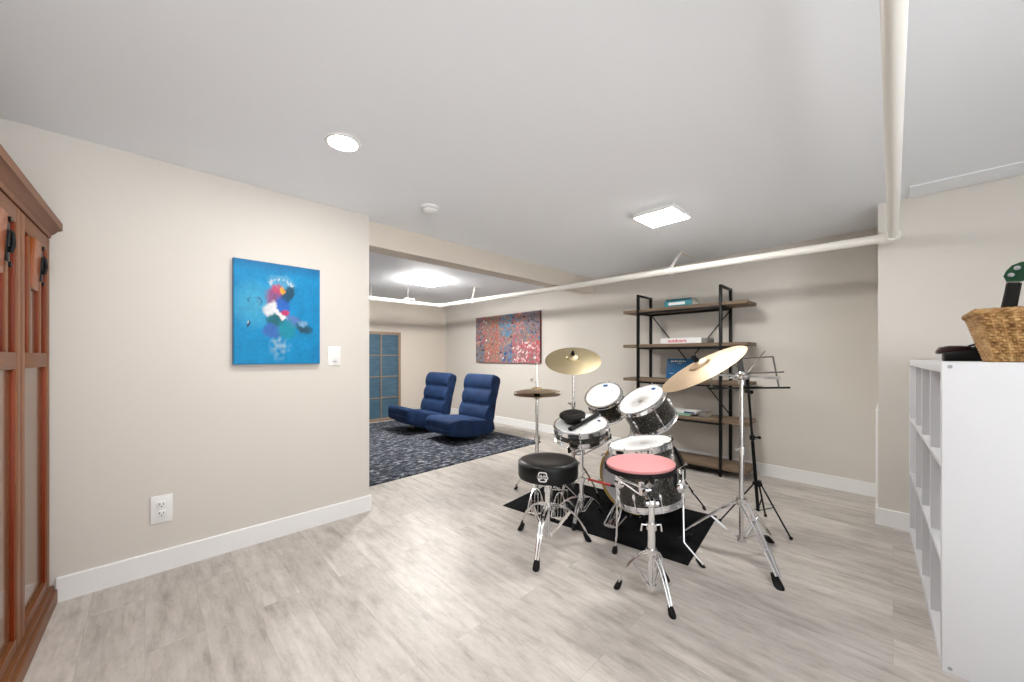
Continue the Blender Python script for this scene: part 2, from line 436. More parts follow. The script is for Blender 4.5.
def blue_art(u, v):
    y = 1-v; w = nz(u, y, 7, 1)*.035+nz(u, y, 30, 11)*.018; w2 = nz(u, y, 9, 2)*.03+nz(u, y, 28, 12)*.018; x = u+w; yy = y+w2
    c = srgb(2, 146, 204)[:3]+(1,)
    c = mixc(c, srgb(2, 118, 180), (x-.55)*.5+.5*max(0, nz(u, y, 3, 3)))
    c = mixc(c, srgb(76, 178, 214), max(0, 1-((x-.22)/.28)**2-((yy-.42)/.26)**2)*.8)
    c = mixc(c, srgb(10, 86, 140), max(0, 1-yy*9)*.6)
    def blob(c, col, cx, cy, rx, ry, k=1, soft=.35, rot=0):
        dx, dy = x-cx, yy-cy; ca, sa = math.cos(rot), math.sin(rot)
        q = math.hypot((dx*ca+dy*sa)/rx, (-dx*sa+dy*ca)/ry)
        return mixc(c, col, k*max(0, min(1, (1-q)/soft)))
    B = lambda *a: blob(c, *a)
    c = B(srgb(170, 200, 214), .5, .82, .13, .16, .45*max(0, .6+nz(u, y, 22, 5)*2), .6)
    c = B(srgb(120, 190, 220), .52, .19, .19, .10, .5)
    c = B(srgb(150, 84, 136), .44, .34, .13, .13, .95); c = B(srgb(206, 70, 96), .47, .26, .10, .06, .7)
    c = B(srgb(24, 78, 104), .60, .30, .08, .13, .95, .3, .35); c = B(srgb(232, 170, 60), .535, .255, .035, .045)
    c = B(srgb(40, 106, 200), .53, .42, .12, .10, .95); c = B(srgb(96, 130, 196), .66, .57, .13, .07, .9)
    c = B(srgb(30, 96, 120), .79, .63, .14, .065, .9, .4, .2); c = B(srgb(40, 70, 92), .77, .64, .08, .022, .8)
    c = B(srgb(120, 166, 204), .77, .585, .06, .03)
    c = B(srgb(28, 104, 116), .46, .575, .12, .085, .95); c = B(srgb(62, 112, 190), .43, .67, .14, .08, .95)
    c = B(srgb(20, 150, 170), .58, .65, .13, .11, .9); c = B(srgb(196, 60, 110), .565, .485, .06, .04)
    c = B(srgb(234, 236, 238), .39, .45, .085, .09, .95, .4, -.5); c = B(srgb(240, 240, 240), .49, .50, .12, .03, 1, .3, .45); c = B(srgb(240, 240, 240), .535, .535, .05, .03)
    for i in range(8):
        a = PI*(.08+.84*i/7); c = B(srgb(200, 216, 226), .515-.13*math.cos(a), .215-.055*math.sin(a), .017, .016, .9)
    c = B(srgb(16, 40, 60), .165, .615, .022, .04, 1); c = B(srgb(200, 210, 216), .155, .60, .008, .018)
    if abs(math.hypot((x-.22)/.06, (yy-.385)/.035)-1) < .16 and nz(u, y, 20, 8) > -.15: c = mixc(c, srgb(40, 90, 130), .7)
    if abs(math.hypot((x-.27)/.02, (yy-.39)/.03)-1) < .25: c = mixc(c, srgb(90, 96, 150), .6)
    c = mixc(c, srgb(6, 70, 110), .4 if u < .012 or y > .988 else 0); k = .76*(1+.12*nz(u, y, 30, 6)+.14*nz(u, y, 9, 7)); return (c[0]*k, c[1]*k, c[2]*k, 1)
pt = link('blue_painting', painted('p', .466, .62, .032, 110, 140, blue_art, srgb(12, 84, 120)), M['paint'], ang=20)
pt.location = (.364, 2.70, 1.083)
tag(pt, 'unframed bright blue abstract canvas on the left wall', 'painting')
t = thing('light_switch', 'white rocker light switch plate beside the blue painting', 'light switch', (.932, 2.70, 1.134))
link('cover_plate', MB().box(-.041, .041, -.007, 0, -.066, .066, .003), M['plastic'], t)
link('rocker', MB().box(-.017, .017, -.011, -.006, -.034, .034, .002, Matrix.Rotation(.06, 4, 'X')), M['plastic'], t)
link('indicator', MB().box(-.012, .012, -.0115, -.0095, -.040, -.036), M['greycap'], t)
t = thing('power_outlet', 'white double power outlet low on the left wall', 'outlet', (.063, 2.70, .328))
link('cover_plate', MB().box(-.043, .043, -.007, 0, -.072, .072, .003), M['plastic'], t)
for s in (-1, 1):
    so = link('socket', MB().box(-.018, .018, -.0105, -.006, s*.024-.018, s*.024+.018, .004), M['plastic'], t)
    mb = MB()
    for q in (-1, 1): mb.box(q*.0075-.0016, q*.0075+.0016, -.0112, -.009, s*.024-.001, s*.024+.010)
    mb.cyl((0, -.0112, s*.024-.009), (0, -.009, s*.024-.009), .0028, seg=10)
    link('slots', mb, M['dark'], so)

# ------------------------------------------------------------------ wardrobe (left edge). local: -Y along the front away from the wall, +X out
t = thing('wardrobe', 'tall red-brown wooden wardrobe with panelled doors at the left edge', 'wardrobe', (-.308, 2.685, 0), math.radians(-1.6))
W_ = .462; L_ = 3*W_+.012; D_ = .5
link('carcass', MB().box(-D_, -.026, -L_, 0, .0, 1.67, .004), M['cherry'], t)
mb = MB(); mb.box(-D_, .022, -L_-.012, .008, 0, .062, .003); mb.box(-D_, .012, -L_-.006, .004, .062, .085, .004); link('plinth', mb, M['cherryx'], t)
prof = [(-D_, 1.668), (.0, 1.668), (.004, 1.684), (.012, 1.69), (.022, 1.704), (.036, 1.710), (.036, 1.742), (.03, 1.748), (-D_, 1.748)]
mb = MB(); mb.rings([[V((x*(1 if x < 0 else 1), y, z)) for x, z in prof] for y in (-L_-.03, .01)]); link('cornice', mb, M['cherryx'], t)
def door(y0, y1):
    st = .052; z0, z1 = .09, 1.66
    mb = MB()
    for a, b in ((y0, y0+st), (y1-st, y1)): mb.box(-.024, 0, a, b, z0, z1, .003)
    d = link('door', mb, M['cherry'], t)
    for a, b in ((z0, .135), (1.085, 1.145), (1.60, z1)):
        link('rail', MB().box(-.024, -.0006, y0+st-.002, y1-st+.002, a, b, .002), M['cherryx'], d)
    link('lower_panel', MB().box(-.02, -.014, y0+st-.004, y1-st+.004, .13, 1.09), M['cherrypanel'], d)
    link('upper_panel', MB().box(-.02, -.014, y0+st-.004, y1-st+.004, 1.14, 1.605), M['cherrypanel'], d)
    w = (y1-y0-2*st)
    mb = MB()
    for k in (.26, .74): mb.box(-.018, -.004, y0+st+w*k-.017, y0+st+w*k+.017, 1.142, 1.603, .002)
    link('mullion', mb, M['cherry'], d)
    mb = MB()
    for a, b in ((.135, 1.085), (1.145, 1.60)):
        for y in (y0+st, y1-st-.010): mb.box(-.02, -.003, y, y+.010, a, b, .002)
    for k in (.26, .74):
        for sgn in (-1, 1):
            yy = y0+st+w*k+sgn*.020; mb.box(-.018, -.007, yy-.004, yy+.004, 1.145, 1.60, .002)
    link('bead', mb, M['cherrybead'], d)
    mt = Matrix.Translation((-.007, y1-.245, 1.50)) @ Matrix.Rotation(math.radians(3), 4, 'Y')
    pq = MB(); pq.box(-.006, .010, -.058, .058, -.10, .10, .004, mt); link('wood_plaque', pq, M['plaque'], d)
    h = MB(); yh = y1-.165
    h.box(-.002, .004, yh-.016, yh+.016, 1.445, 1.575, .002); h.box(0, .010, yh-.014, yh+.014, 1.49, 1.545, .003)
    h.tube([(.006, yh, 1.548), (.012, yh, 1.54), (.014, yh, 1.505), (.008, yh, 1.475)], .006, 8)
    h.cyl((.004, yh, 1.585), (.010, yh, 1.585), .009); h.cyl((.004, yh, 1.435), (.010, yh, 1.435), .009)
    link('handle', h, M['blackmetal'], d, )
for k in range(3): door(-(k+1)*W_-.004, -k*W_-.008)

# ------------------------------------------------------------------ white cube shelf (right), local X along its length, front faces +Y
UL, UD, UH = 1.478, .39, 1.11
t = thing('cube_shelf', 'white cube storage shelf, three rows by four columns, at the right edge', 'shelf unit', (2.044, -.123, 0), math.radians(1.9))
link('side_panel', MB().box(0, .038, -UD, 0, 0, UH, .0015), M['laminate'], t)
link('side_panel', MB().box(UL-.038, UL, -UD, 0, 0, UH, .0015), M['laminate'], t)
link('top_panel', MB().box(.038, UL-.038, -UD, 0, UH-.038, UH, .001), M['laminate'], t)
link('bottom_panel', MB().box(.038, UL-.038, -UD, 0, 0, .038, .001), M['laminate'], t)
rows = [(UH-.076-.036)/3*k+.038+.018*(k-1) for k in (1, 2)]
for z in rows: link('shelf_board', MB().box(.038, UL-.038, -UD+.004, -.002, z, z+.018, .001), M['laminate'], t)
zs = [.038, rows[0]+.018, rows[1]+.018, UH-.038]
for k in (1, 2, 3):
    x = .038+(UL-.076)*k/4; mb = MB()
    for a, b in ((.038, rows[0]), (rows[0]+.018, rows[1]), (rows[1]+.018, UH-.038)): mb.box(x-.009, x+.009, -UD+.004, -.003, a, b)
    link('divider', mb, M['laminate'], t)
link('back_panel', MB().box(.02, UL-.02, -UD-.004, -UD, .01, UH-.01), M['laminate'], t)
for z in (.019, UH-.016):
    for y in (-.019, -UD+.03):
        link('screw_cap', MB().lathe([(0, -.0015), (.006, -.0015), (.0065, 0), (0, 0)], (0, y, z), (1, 0, 0), 14), M['greycap'], t)

# ------------------------------------------------------------------ basket, ukulele and pouch on the shelf
def basket():
    z0, z1 = 1.111, 1.285
    bx0, bx1, by0, by1 = 2.105, 2.315, -.496, -.242
    cx, cy = (bx0+bx1)/2, (by0+by1)/2; hx, hy = (bx1-bx0)/2, (by1-by0)/2
    t = T('wicker_basket', 'brown wicker basket standing on the white cube shelf', 'basket', (cx, cy, z0))
    def rect(f, z, off, n=26, ph=0, amp=0):
        """points round a rounded rectangle grown by f"""
        pts = []; ax, ay = hx+f+off, hy+f+off; per = []
        for k in range(4*n):
            s_, u = divmod(k, n); u = -1+2*u/n
            p = [(u, -1), (1, u), (-u, 1), (-1, -u)][s_]; nrm = [(0, -1), (1, 0), (0, 1), (-1, 0)][s_]
            w = amp*math.cos(PI*k+ph)
            pts.append(V((cx+p[0]*ax+nrm[0]*w, cy+p[1]*ay+nrm[1]*w, z)))
        return pts
    mb = MB(); mb.rings([rect(0, z0, -.012), rect(.04, z1-.008, -.012), rect(.03, z1-.01, -.022), rect(0, z0+.01, -.022)], cap=False)
    mb.box(cx-hx+.012, cx+hx-.012, cy-hy+.012, cy+hy-.012, z0, z0+.012)
    t.part('liner', mb, M['wicker'])
    w = MB(); N = 17
    for i in range(N):                                                # horizontal woven strands, over-under
        k = i/(N-1); z = lerp((0, 0, z0+.006), (0, 0, z1-.012), k).z
        loop = rect(.04*k, z, -.006, ph=PI*i, amp=.0042)
        w.tube(loop+loop[:1], .0050, 6)
    t.part('weave', w, M['wicker'])
    s = MB()
    for j in range(0, 104, 2):
        a, b = rect(0, z0, -.006)[j], rect(.04, z1-.004, -.006)[j]; s.tube([a, b], .0036, 6)
    t.part('stakes', s, M['wicker'])
    r = MB(); loop = rect(.043, z1, -.004, 20)
    for ph in (0, 2.1, 4.2):
        q = []
        L = []
        for k, p in enumerate(loop):
            for e in range(2):
                p2 = lerp(p, loop[(k+1) % len(loop)], e/2); ang = ph+(2*k+e)*.75
                d = (p2-V((cx, cy, p2.z))).normalized(); L.append(p2+d*math.cos(ang)*.006+V((0, 0, math.sin(ang)*.006)))
        r.tube(L+L[:1], .0062, 6)
    t.part('braided_rim', r, M['wicker'], label='thick braided wicker rim')
basket()
# ukulele leaning in the basket
t = T('ukulele', 'small dark-necked ukulele with green headstock standing in the wicker basket', 'ukulele', (2.21, -.25, 1.125))
base = V((2.215, -.277, 1.19)); ax = V((.02, -.13, 1)).normalized(); sx_ = V((-.18, -.98, 0)); sx_ = (sx_-ax*sx_.dot(ax)).normalized(); nr = ax.cross(sx_).normalized()
def fr(x, y, z=0): return base+sx_*x+ax*y+nr*z
mt = Matrix(((sx_.x, ax.x, nr.x, base.x), (sx_.y, ax.y, nr.y, base.y), (sx_.z, ax.z, nr.z, base.z), (0, 0, 0, 1)))
out = []
for k in range(40):
    a = 2*PI*k/40; y = math.cos(a)*.066; wd = .031 if y < 0 else .027; wd -= .006*math.exp(-((y-.008)/.018)**2)
    out.append((math.sin(a)*wd, y))
t.part('body', MB().poly(out, .04, mt @ Matrix.Translation((0, 0, -.035))), M['uke'])
mb = MB(); mb.rings([[fr(-w, y, 0), fr(w, y, 0), fr(w*.7, y, -.014), fr(-w*.7, y, -.014)] for y, w in ((.05, .020), (.205, .0165))]); t.part('neck', mb, M['fret'])
f = t.part('fretboard', MB().box(-.0175, .0175, .03, .206, 0, .005, .001, mt), M['fret'])
mb = MB()
for k in range(9): mb.box(-.0175, .0175, .05+k*.0165, .0515+k*.0165, .004, .0062, 0, mt)
t.part('frets', mb, M['gunmetal'], f)
t.part('nut', MB().box(-.018, .018, .205, .210, -.002, .008, .001, mt), M['cream'])
hd = [(-.017, .209), (.017, .209), (.024, .220), (.050, .235), (.058, .262), (.050, .300), (.030, .318), (.006, .312), (-.012, .296), (-.022, .268), (-.026, .238)]
hd = [(x, .209+(y-.209)*.66) for x, y in hd]
t.part('headstock', MB().poly(hd, .014, mt @ Matrix.Translation((0, 0, -.010))), M['green'], label='glossy green headstock')
for sx, y in ((-.008, .229), (.030, .229), (.002, .253), (.036, .256)):
    p = MB(); p.cyl(fr(sx, y, .002), fr(sx, y, .010), .003, seg=10); p.cyl(fr(sx, y, -.010), fr(sx, y, -.024), .003, seg=8); p.sphere(fr(sx, y, -.028), .008, 10); t.part('tuning_peg', p, M['greycap'])
st = MB()
for x in (-.011, -.004, .004, .011): st.tube([fr(x*1.1, -.03, .012), fr(x, .208, .009), fr(x*1.6, .228, .006)], .0007, 5)
t.part('strings', st, M['cream'])
# pouch behind the basket
t = T('leather_pouch', 'dark maroon and black leather pouch beside the wicker basket', 'pouch', (2.46, -.22, 1.112))
def blobloft(rows, ring):  # rows of (y, xhalf, z0, z1)
    mb = MB(); R = []
    for y, xc, hw, za, zb in rows:
        R.append([V((xc+hw*math.copysign(abs(math.cos(a))**.6, math.cos(a)), y, (za+zb)/2+(zb-za)/2*math.copysign(abs(math.sin(a))**.6, math.sin(a)))) for a in [2*PI*k/ring for k in range(ring)]])
    return mb.rings(R)
bm_ = blobloft([(-.150, 2.455, .045, 1.1115, 1.15), (-.155, 2.455, .055, 1.111, 1.163), (-.19, 2.455, .058, 1.111, 1.168), (-.23, 2.458, .060, 1.111, 1.170), (-.275, 2.462, .058, 1.111, 1.195), (-.32, 2.465, .050, 1.111, 1.215), (-.335, 2.465, .03, 1.112, 1.19)], 20)
t.part('bag_body', bm_, M['blackleather'])
fl_ = blobloft([(-.132, 2.455, .055, 1.142, 1.156), (-.140, 2.455, .062, 1.140, 1.170), (-.165, 2.455, .063, 1.146, 1.176), (-.20, 2.457, .062, 1.152, 1.176), (-.225, 2.458, .050, 1.158, 1.173)], 20)
t.part('flap', fl_, M['maroon'], label='maroon leather flap')
t.part('strap', MB().tube(bez((2.40, -.215, 1.172), (2.395, -.26, 1.19), (2.42, -.318, 1.206), 8), .007, 8, .004), M['blackleather'])

# ------------------------------------------------------------------ back wall: splatter painting and bookshelf
rs = random.Random(21)
pal = [srgb(*c) for c in ((168, 88, 92), (178, 62, 80), (104, 118, 138), (84, 130, 160), (172, 138, 116), (136, 122, 108), (206, 150, 146), (66, 66, 82), (52, 124, 164), (146, 116, 130), (126, 130, 116), (186, 112, 96))]
dabs = []
def near_c(u, v):
    if u > .62 and v < .42: return rs.choice([pal[1], pal[1], pal[6], pal[0], srgb(196, 84, 98), srgb(232, 218, 216), pal[9]])
    if .42 < u < .6 and v > .55: return rs.choice([pal[3], pal[8], pal[2], srgb(60, 150, 190), pal[4]])
    if .16 < u < .42: return rs.choice([pal[4], pal[11], pal[5], srgb(180, 90, 60), pal[10], pal[0]])
    if u < .16 and v < .35: return rs.choice([pal[2], pal[3], srgb(40, 60, 80), pal[5]])
    if u > .8 and v > .6: return rs.choice([pal[2], pal[7], pal[9], pal[2]])
    if .48 < u < .62 and v < .35: return rs.choice([srgb(40, 76, 140), pal[3], pal[2]])
    return rs.choice(pal)
for i in range(1500):
    u, v = rs.random(), rs.random(); dabs.append((u, v, rs.uniform(.010, .026), rs.uniform(.014, .048), rs.uniform(0, PI), near_c(u, v)))
for (u, v) in ((.63, .30), (.77, .08), (.22, .1), (.235, .2), (.47, .1), (.19, .48), (.9, .3), (.15, .9), (.19, .86), (.80, .05), (.94, .1), (.83, .4)):
    dabs.append((u, v, .016, .032, rs.uniform(0, PI), srgb(232, 226, 220)))
for (u, v) in ((.02, .16), (.61, .82), (.60, .53), (.78, .92), (.50, .13), (.3, .4)): dabs.append((u, v, .018, .04, rs.uniform(0, PI), srgb(18, 18, 22)))
cells = {}
for d in dabs:
    for gx in range(int((d[0]-.07)*12), int((d[0]+.07)*12)+1):
        for gy in range(int((d[1]-.09)*8), int((d[1]+.09)*8)+1): cells.setdefault((gx, gy), []).append(d)
def splat(u, v):
    c = srgb(136, 114, 112)
    for (a, b, rx_, ry_, an, col_) in cells.get((int(u*12), int(v*8)), ()):
        dx, dy = (u-a)*1.97, v-b; ca, sa = math.cos(an), math.sin(an)
        q = math.hypot((dx*ca+dy*sa)/rx_, (-dx*sa+dy*ca)/ry_)+nz(u*1.97, v, 26, 3)*.8
        if q < 1: c = mixc(c, col_, min(1, (1-q)*4)*.9)
    k = 1.0+.55*nz(u*1.97, v, 40, 9); return (c[0]*k, c[1]*k, c[2]*k, 1)
pt = link('splatter_painting', painted('p', 1.577, .80, .034, 190, 100, splat, srgb(112, 50, 50)), M['paint'], ang=20)
pt.location = (wbx(5.304), 5.304, 1.026); pt.rotation_euler = (0, 0, -PI/2+math.atan2(WB1.x-WB0.x, WB1.y-WB0.y)*-1)
tag(pt, 'wide multicoloured splatter canvas on the back wall behind the blue chairs', 'painting')

t = T('bookshelf', 'open five-tier shelf of dark metal and rustic wood against the back wall', 'bookshelf', (4.02, 1.54, 0))
XF, XB_, Y0, Y1, ZT = 3.86, 4.165, 1.134, 1.958, 1.806
for y in (Y0, Y1):
    mb = MB()
    for x in (XF, XB_): mb.box(x-.017, x+.017, y-.012, y+.012, 0, ZT, .002)
    mb.box(XF, XB_, y-.012, y+.012, ZT-.022, ZT, .002)
    t.part('side_frame', mb, M['blackmetal'])
tops = [1.643, 1.262, .893, .535, .098]
for z in tops:
    t.part('shelf_board', MB().box(XF-.005, XB_+.012, .915, 2.135, z-.032, z, .003), M['rustic'])
    mb = MB(); mb.box(XF-.008, XF+.012, Y0, Y1, z-.052, z-.033, .001); mb.box(XB_-.012, XB_+.008, Y0, Y1, z-.052, z-.033, .001)
    for y in (Y0, Y1): mb.box(XF, XB_, y-.009, y+.009, z-.052, z-.033)
    t.part('shelf_rail', mb, M['blackmetal'])
for a, b in ((Y0, Y1), (Y1, Y0)):
    t.part('cross_brace', MB().tube([(XB_+.019, a, tops[0]-.04), (XB_+.019, b, tops[3]+.0)], .006, 8), M['blackmetal'])

def book(name, label, cat, x0, x1, y0, y1, z0, th, cover, group=None, pages=True):
    t = T(name, label, cat, ((x0+x1)/2, (y0+y1)/2, z0)); c = .003
    mb = MB(); mb.box(x0, x1, y0, y1, z0, z0+c, .0008); mb.box(x0, x1, y0, y1, z0+th-c, z0+th, .0008); mb.box(x0, x0+c, y0, y1, z0, z0+th, .0008)
    t.part('cover', mb, cover)
    t.part('pages', MB().box(x0+c, x1-.004, y0+.004, y1-.004, z0+c, z0+th-c), M['cream'])
    return t
b = book('book', 'teal book with a pale spine label lying on the top shelf', 'book', 3.885, 4.06, 1.40, 1.68, tops[0], .058, M['teal'])
b.part('spine_label', MB().box(3.8842, 3.886, 1.47, 1.635, tops[0]+.016, tops[0]+.044), M['bookwhite'])
b = book('book', 'thin dark teal book stacked on the book on the top shelf', 'book', 3.893, 4.06, 1.412, 1.67, tops[0]+.058, .020, M['tealdk'])
b = book('book', 'long white book with red spine lettering on the second shelf', 'book', 3.875, 4.07, 1.31, 1.715, tops[1], .058, M['bookwhite'])
b.part('title', text_mb('outdoors', .050, lambda x, y: V((3.8742, 1.545-x*1.0, tops[1]+.028+y)), .0012), M['redtext'], smooth=False, label='red spine lettering')
b.part('spine_end', MB().box(3.8735, 4.07, 1.255, 1.31, tops[1], tops[1]+.05, .002), M['bookgrey'], label='grey end block')
t = T('book', 'upright blue book with a white title behind the tilted cymbal', 'book', (4.09, 1.60, tops[2]))
lean = Matrix.Translation((4.10, 1.60, tops[2])) @ Matrix.Rotation(math.radians(9), 4, 'Y')
t.part('cover', MB().box(-.012, .012, -.15, .15, 0, .212, .002, lean), M['bookblue'])
mb = MB()
for i, w in enumerate((.016, .012, .018, .011, .016, .012, .015, .010)): mb.box(-.0128, -.0119, .105-i*.021-w, .105-i*.021, .178, .194, 0, lean)
t.part('title', mb, M['whitetext'], label='row of white title marks')
mb = MB()
for i in range(3): mb.box(-.0128, -.0119, .03-i*.014-.01, .03-i*.014, .160, .166, 0, lean)
t.part('small_print', mb, M['whitetext'])
mb = MB()
for i in range(3): mb.box(-.0128, -.0119, .11-i*.014-.01, .11-i*.014, .050, .056, 0, lean)
t.part('small_print', mb, M['whitetext'])
b = book('book', 'mint green book lying on the fourth shelf behind the drums', 'book', 3.88, 4.05, 1.42, 1.74, tops[3], .024, M['bookgreen'])
b = book('book', 'white book with a deep blue spine stacked on the mint green book', 'book', 3.876, 4.05, 1.36, 1.70, tops[3]+.024, .024, M['bookwhite'])
b.part('spine_label', MB().box(3.8752, 3.877, 1.375, 1.475, tops[3]+.028, tops[3]+.044), M['bookbluedk'])
b = book('book', 'small grey book at the right end of the fourth shelf books', 'book', 3.90, 4.05, 1.268, 1.348, tops[3], .044, M['bookgrey'])

# ------------------------------------------------------------------ far nook: screen, rug, chairs
t = T('grid_screen', 'tall screen of taupe grid and blue panes against the far wall', 'screen', (2.80, 6.30, 0))
xs = [2.262+.3453*k for k in range(4)]; zs = [.03+.374*k for k in range(5)]
mb = MB()
for x in (xs[0]-.005, xs[-1]+.005): mb.box(x-.024, x+.024, 6.275, 6.325, 0, 1.565, .003)
for z in (.025, 1.54): mb.box(xs[0]-.03, xs[-1]+.03, 6.277, 6.323, z-.025, z+.025, .003)
fr_ = t.part('frame', mb, M['taupe'])
mb = MB()
for x in xs[1:-1]: mb.box(x-.011, x+.011, 6.279, 6.308, .04, 1.53, .001)
for z in zs[1:-1]: mb.box(xs[0], xs[-1], 6.281, 6.306, z-.009, z+.009, .001)
t.part('grid', mb, M['taupe'], fr_)
for i in range(3):
    for j in range(4):
        t.part('pane', MB().box(xs[i]+.006, xs[i+1]-.006, 6.296, 6.302, zs[j]+.005, zs[j+1]-.005), M['pane'])
g = MB(); g.rings([[V((x, y, z)) for x, y in ((.55, 3.16), (3.715, 3.245), (3.73, 6.12), (.55, 6.12))] for z in (.0005, .012)])
o = link('area_rug', g, M['rug'], smooth=False); tag(o, 'navy area rug with pale flecks under the blue chairs', 'rug')

def cushion_block(mb, prof_pts, y0, y1, r=.03, seg=8):
    """side profile (x,z) polygon lofted across y with rounded ends"""
    n = 5; cx = sum(p[0] for p in prof_pts)/len(prof_pts); cz = sum(p[1] for p in prof_pts)/len(prof_pts); rings = []
    def ins(d): return [V((0, 0, 0)) + V((x+(cx-x)*min(.9, d/max(.001, math.hypot(x-cx, z-cz))), 0, z+(cz-z)*min(.9, d/max(.001, math.hypot(x-cx, z-cz))))) for x, z in prof_pts]
    for k in range(n+1):
        a = PI/2*k/n; d = r*(1-math.sin(a)); rings.append([p+V((0, y0+r*(1-math.cos(a)), 0)) for p in ins(d)])
    m_ = 14
    for k in range(1, m_): rings.append([p+V((0, y0+r+(y1-y0-2*r)*k/m_, 0)) for p in ins(0)])
    for k in range(n, -1, -1):
        a = PI/2*k/n; d = r*(1-math.sin(a)); rings.append([p+V((0, y1-r*(1-math.cos(a)), 0)) for p in ins(d)])
    mb.rings(rings)
def resample(pts, step=.02, close=True):
    out = []; n = len(pts)
    for i in range(n if close else n-1):
        a, b = V((*pts[i], 0)), V((*pts[(i+1) % n], 0)); k = max(1, int((b-a).length/step))
        for j in range(k): q = a.lerp(b, j/k); out.append((q.x, q.y))
    return out
def smooth_closed(pts, it=2):
    for _ in range(it):
        n = len(pts); pts = [((pts[i-1][0]+2*pts[i][0]+pts[(i+1) % n][0])/4, (pts[i-1][1]+2*pts[i][1]+pts[(i+1) % n][1])/4) for i in range(n)]
    return pts
def floor_chair(label, x, y, rz, lift):
    """faces -X locally; origin on the floor at the base"""
    t = thing('floor_chair', label, 'chair', (x, y, .012), rz); t.scale = (1.06, 1.06, 1.05)
    w = .295
    def seatpt(px, pz): return (px, pz+lift*max(0, (-.02-px)/.33)**1.15)
    seat = [(-.34, .105), (-.345, .275), (-.32, .292), (-.22, .295), (-.10, .290), (-.075, .272), (-.05, .280), (.06, .268), (.20, .255), (.33, .245), (.37, .10), (.28, .055), (.05, .045), (-.15, .060)]
    pr_ = smooth_closed([seatpt(*p) for p in resample(seat)], 3)
    mb = MB(); cushion_block(mb, pr_, -w, w, .035)
    for v in mb.b.verts:                                             # gentle wrinkles and crown
        v.co.z += .008*math.cos(v.co.y/w*PI/2)*(1 if v.co.z > .2 else 0)+.006*nz(v.co.x, v.co.y, 9, 4)
        v.co.y += .004*nz(v.co.x, v.co.z, 14, 6)
    s = link('seat', mb, M['bluefab'], t, ang=60)
    link('seam', MB().tube([(-.346, -w+.03, .165+lift*1.0), (-.352, -.1, .166+lift), (-.352, .1, .166+lift), (-.346, w-.03, .165+lift)], .004, 6), M['bluefab'], s)
    # back: three puffed tiers leaning away
    th = math.radians(13); o0 = V((.235, 0, .205)); up = V((math.sin(th), 0, math.cos(th))); fw = V((-math.cos(th), 0, math.sin(th)))
    H_ = .635; front = []
    N = 46
    for k in range(N+1):
        s_ = k/N*H_; seg_ = (s_ % (H_/3))/(H_/3); puff = .052*(math.sin(PI*seg_)**.5) if 0 < seg_ < 1 else 0
        if s_ >= H_-.001: puff = 0
        q = o0+up*s_+fw*(.020+puff); front.append((q.x, q.z))
    back = [(o0+up*s_-fw*.095) for s_ in (H_-.02, H_*.75, H_*.5, H_*.25, .03)]; back = [(q.x, q.z) for q in back]; q0 = o0+up*(-.10)-fw*.06; q1 = o0+up*(-.10)
    pts = front+resample([front[-1]]+back+[(q0.x, q0.z), (q1.x, q1.z), front[0]], .03, False)[1:]
    mb = MB(); cushion_block(mb, smooth_closed(pts, 1), -w, w, .04)
    for v in mb.b.verts:
        v.co += fw*(.010*math.cos(v.co.y/w*PI/2)); v.co.y += .004*nz(v.co.x, v.co.z, 12, 7)
    link('backrest', mb, M['bluefab'], t, ang=60)
    mb = MB(); mb.lathe([(0, 0), (.215, 0), (.222, .008), (.222, .026), (.20, .034), (.10, .036), (.10, .075), (0, .075)], (.03, 0, 0)); link('swivel_base', mb, M['blackmetal'], t)
    return t
floor_chair('blue padded floor chair nearer the drum kit, its seat lying level', 3.09, 4.17, math.radians(0), 0)
floor_chair('blue padded floor chair nearer the paned screen, front of its seat tipped up', 2.985, 5.06, math.radians(0), .085)

# ------------------------------------------------------------------ drum kit
g = MB(); g.rings([[V((x, y, z)) for x, y in ((1.932, 2.065), (2.091, .775), (2.875, .868), (2.715, 2.16))] for z in (.0005, .006)])
MATZ = .006
o = link('drum_mat', g, M['mat'], smooth=False); tag(o, 'black felt mat on the floor under the drum kit', 'mat')

def headmb(c, n, R, h, worn=0, spot=(0, 0)):
    mb = MB(); cl = mb.b.verts.layers.float_color.new('Col'); a, b, n = basis(n); c = V(c)
    K = 14; seg = 48; rows = []
    for k in range(K+1):
        r = R*k/K
        if k == 0: vs = [mb.b.verts.new(c+n*h)]
        else: vs = [mb.b.verts.new(c+n*h+(a*math.cos(q)+b*math.sin(q))*r) for q in [2*PI*i/seg for i in range(seg)]]
        for v in vs:
            d = v.co-c; x, y = d.dot(a)/R-spot[0], d.dot(b)/R-spot[1]; q = math.hypot(x, y)
            f = worn*max(0, 1-q/.62)**.9*(.85+.5*nz(x, y, 5, 2))
            v[cl] = mixc(srgb(224, 225, 224), srgb(92, 80, 66), f)
        rows.append(vs)
    for i in range(K):
        p, q = rows[i], rows[i+1]
        for j in range(seg):
            k = (j+1) % seg
            mb.b.faces.new((p[0], q[j], q[k]) if len(p) == 1 else (p[j], q[j], q[k], p[k]))
    rim = rows[-1]; low = [mb.b.verts.new(v.co-n*.008) for v in rim]
    for v in low: v[cl] = srgb(240, 241, 240)
    for j in range(seg): k = (j+1) % seg; mb.b.faces.new((rim[j], low[j], low[k], rim[k]))
    return mb
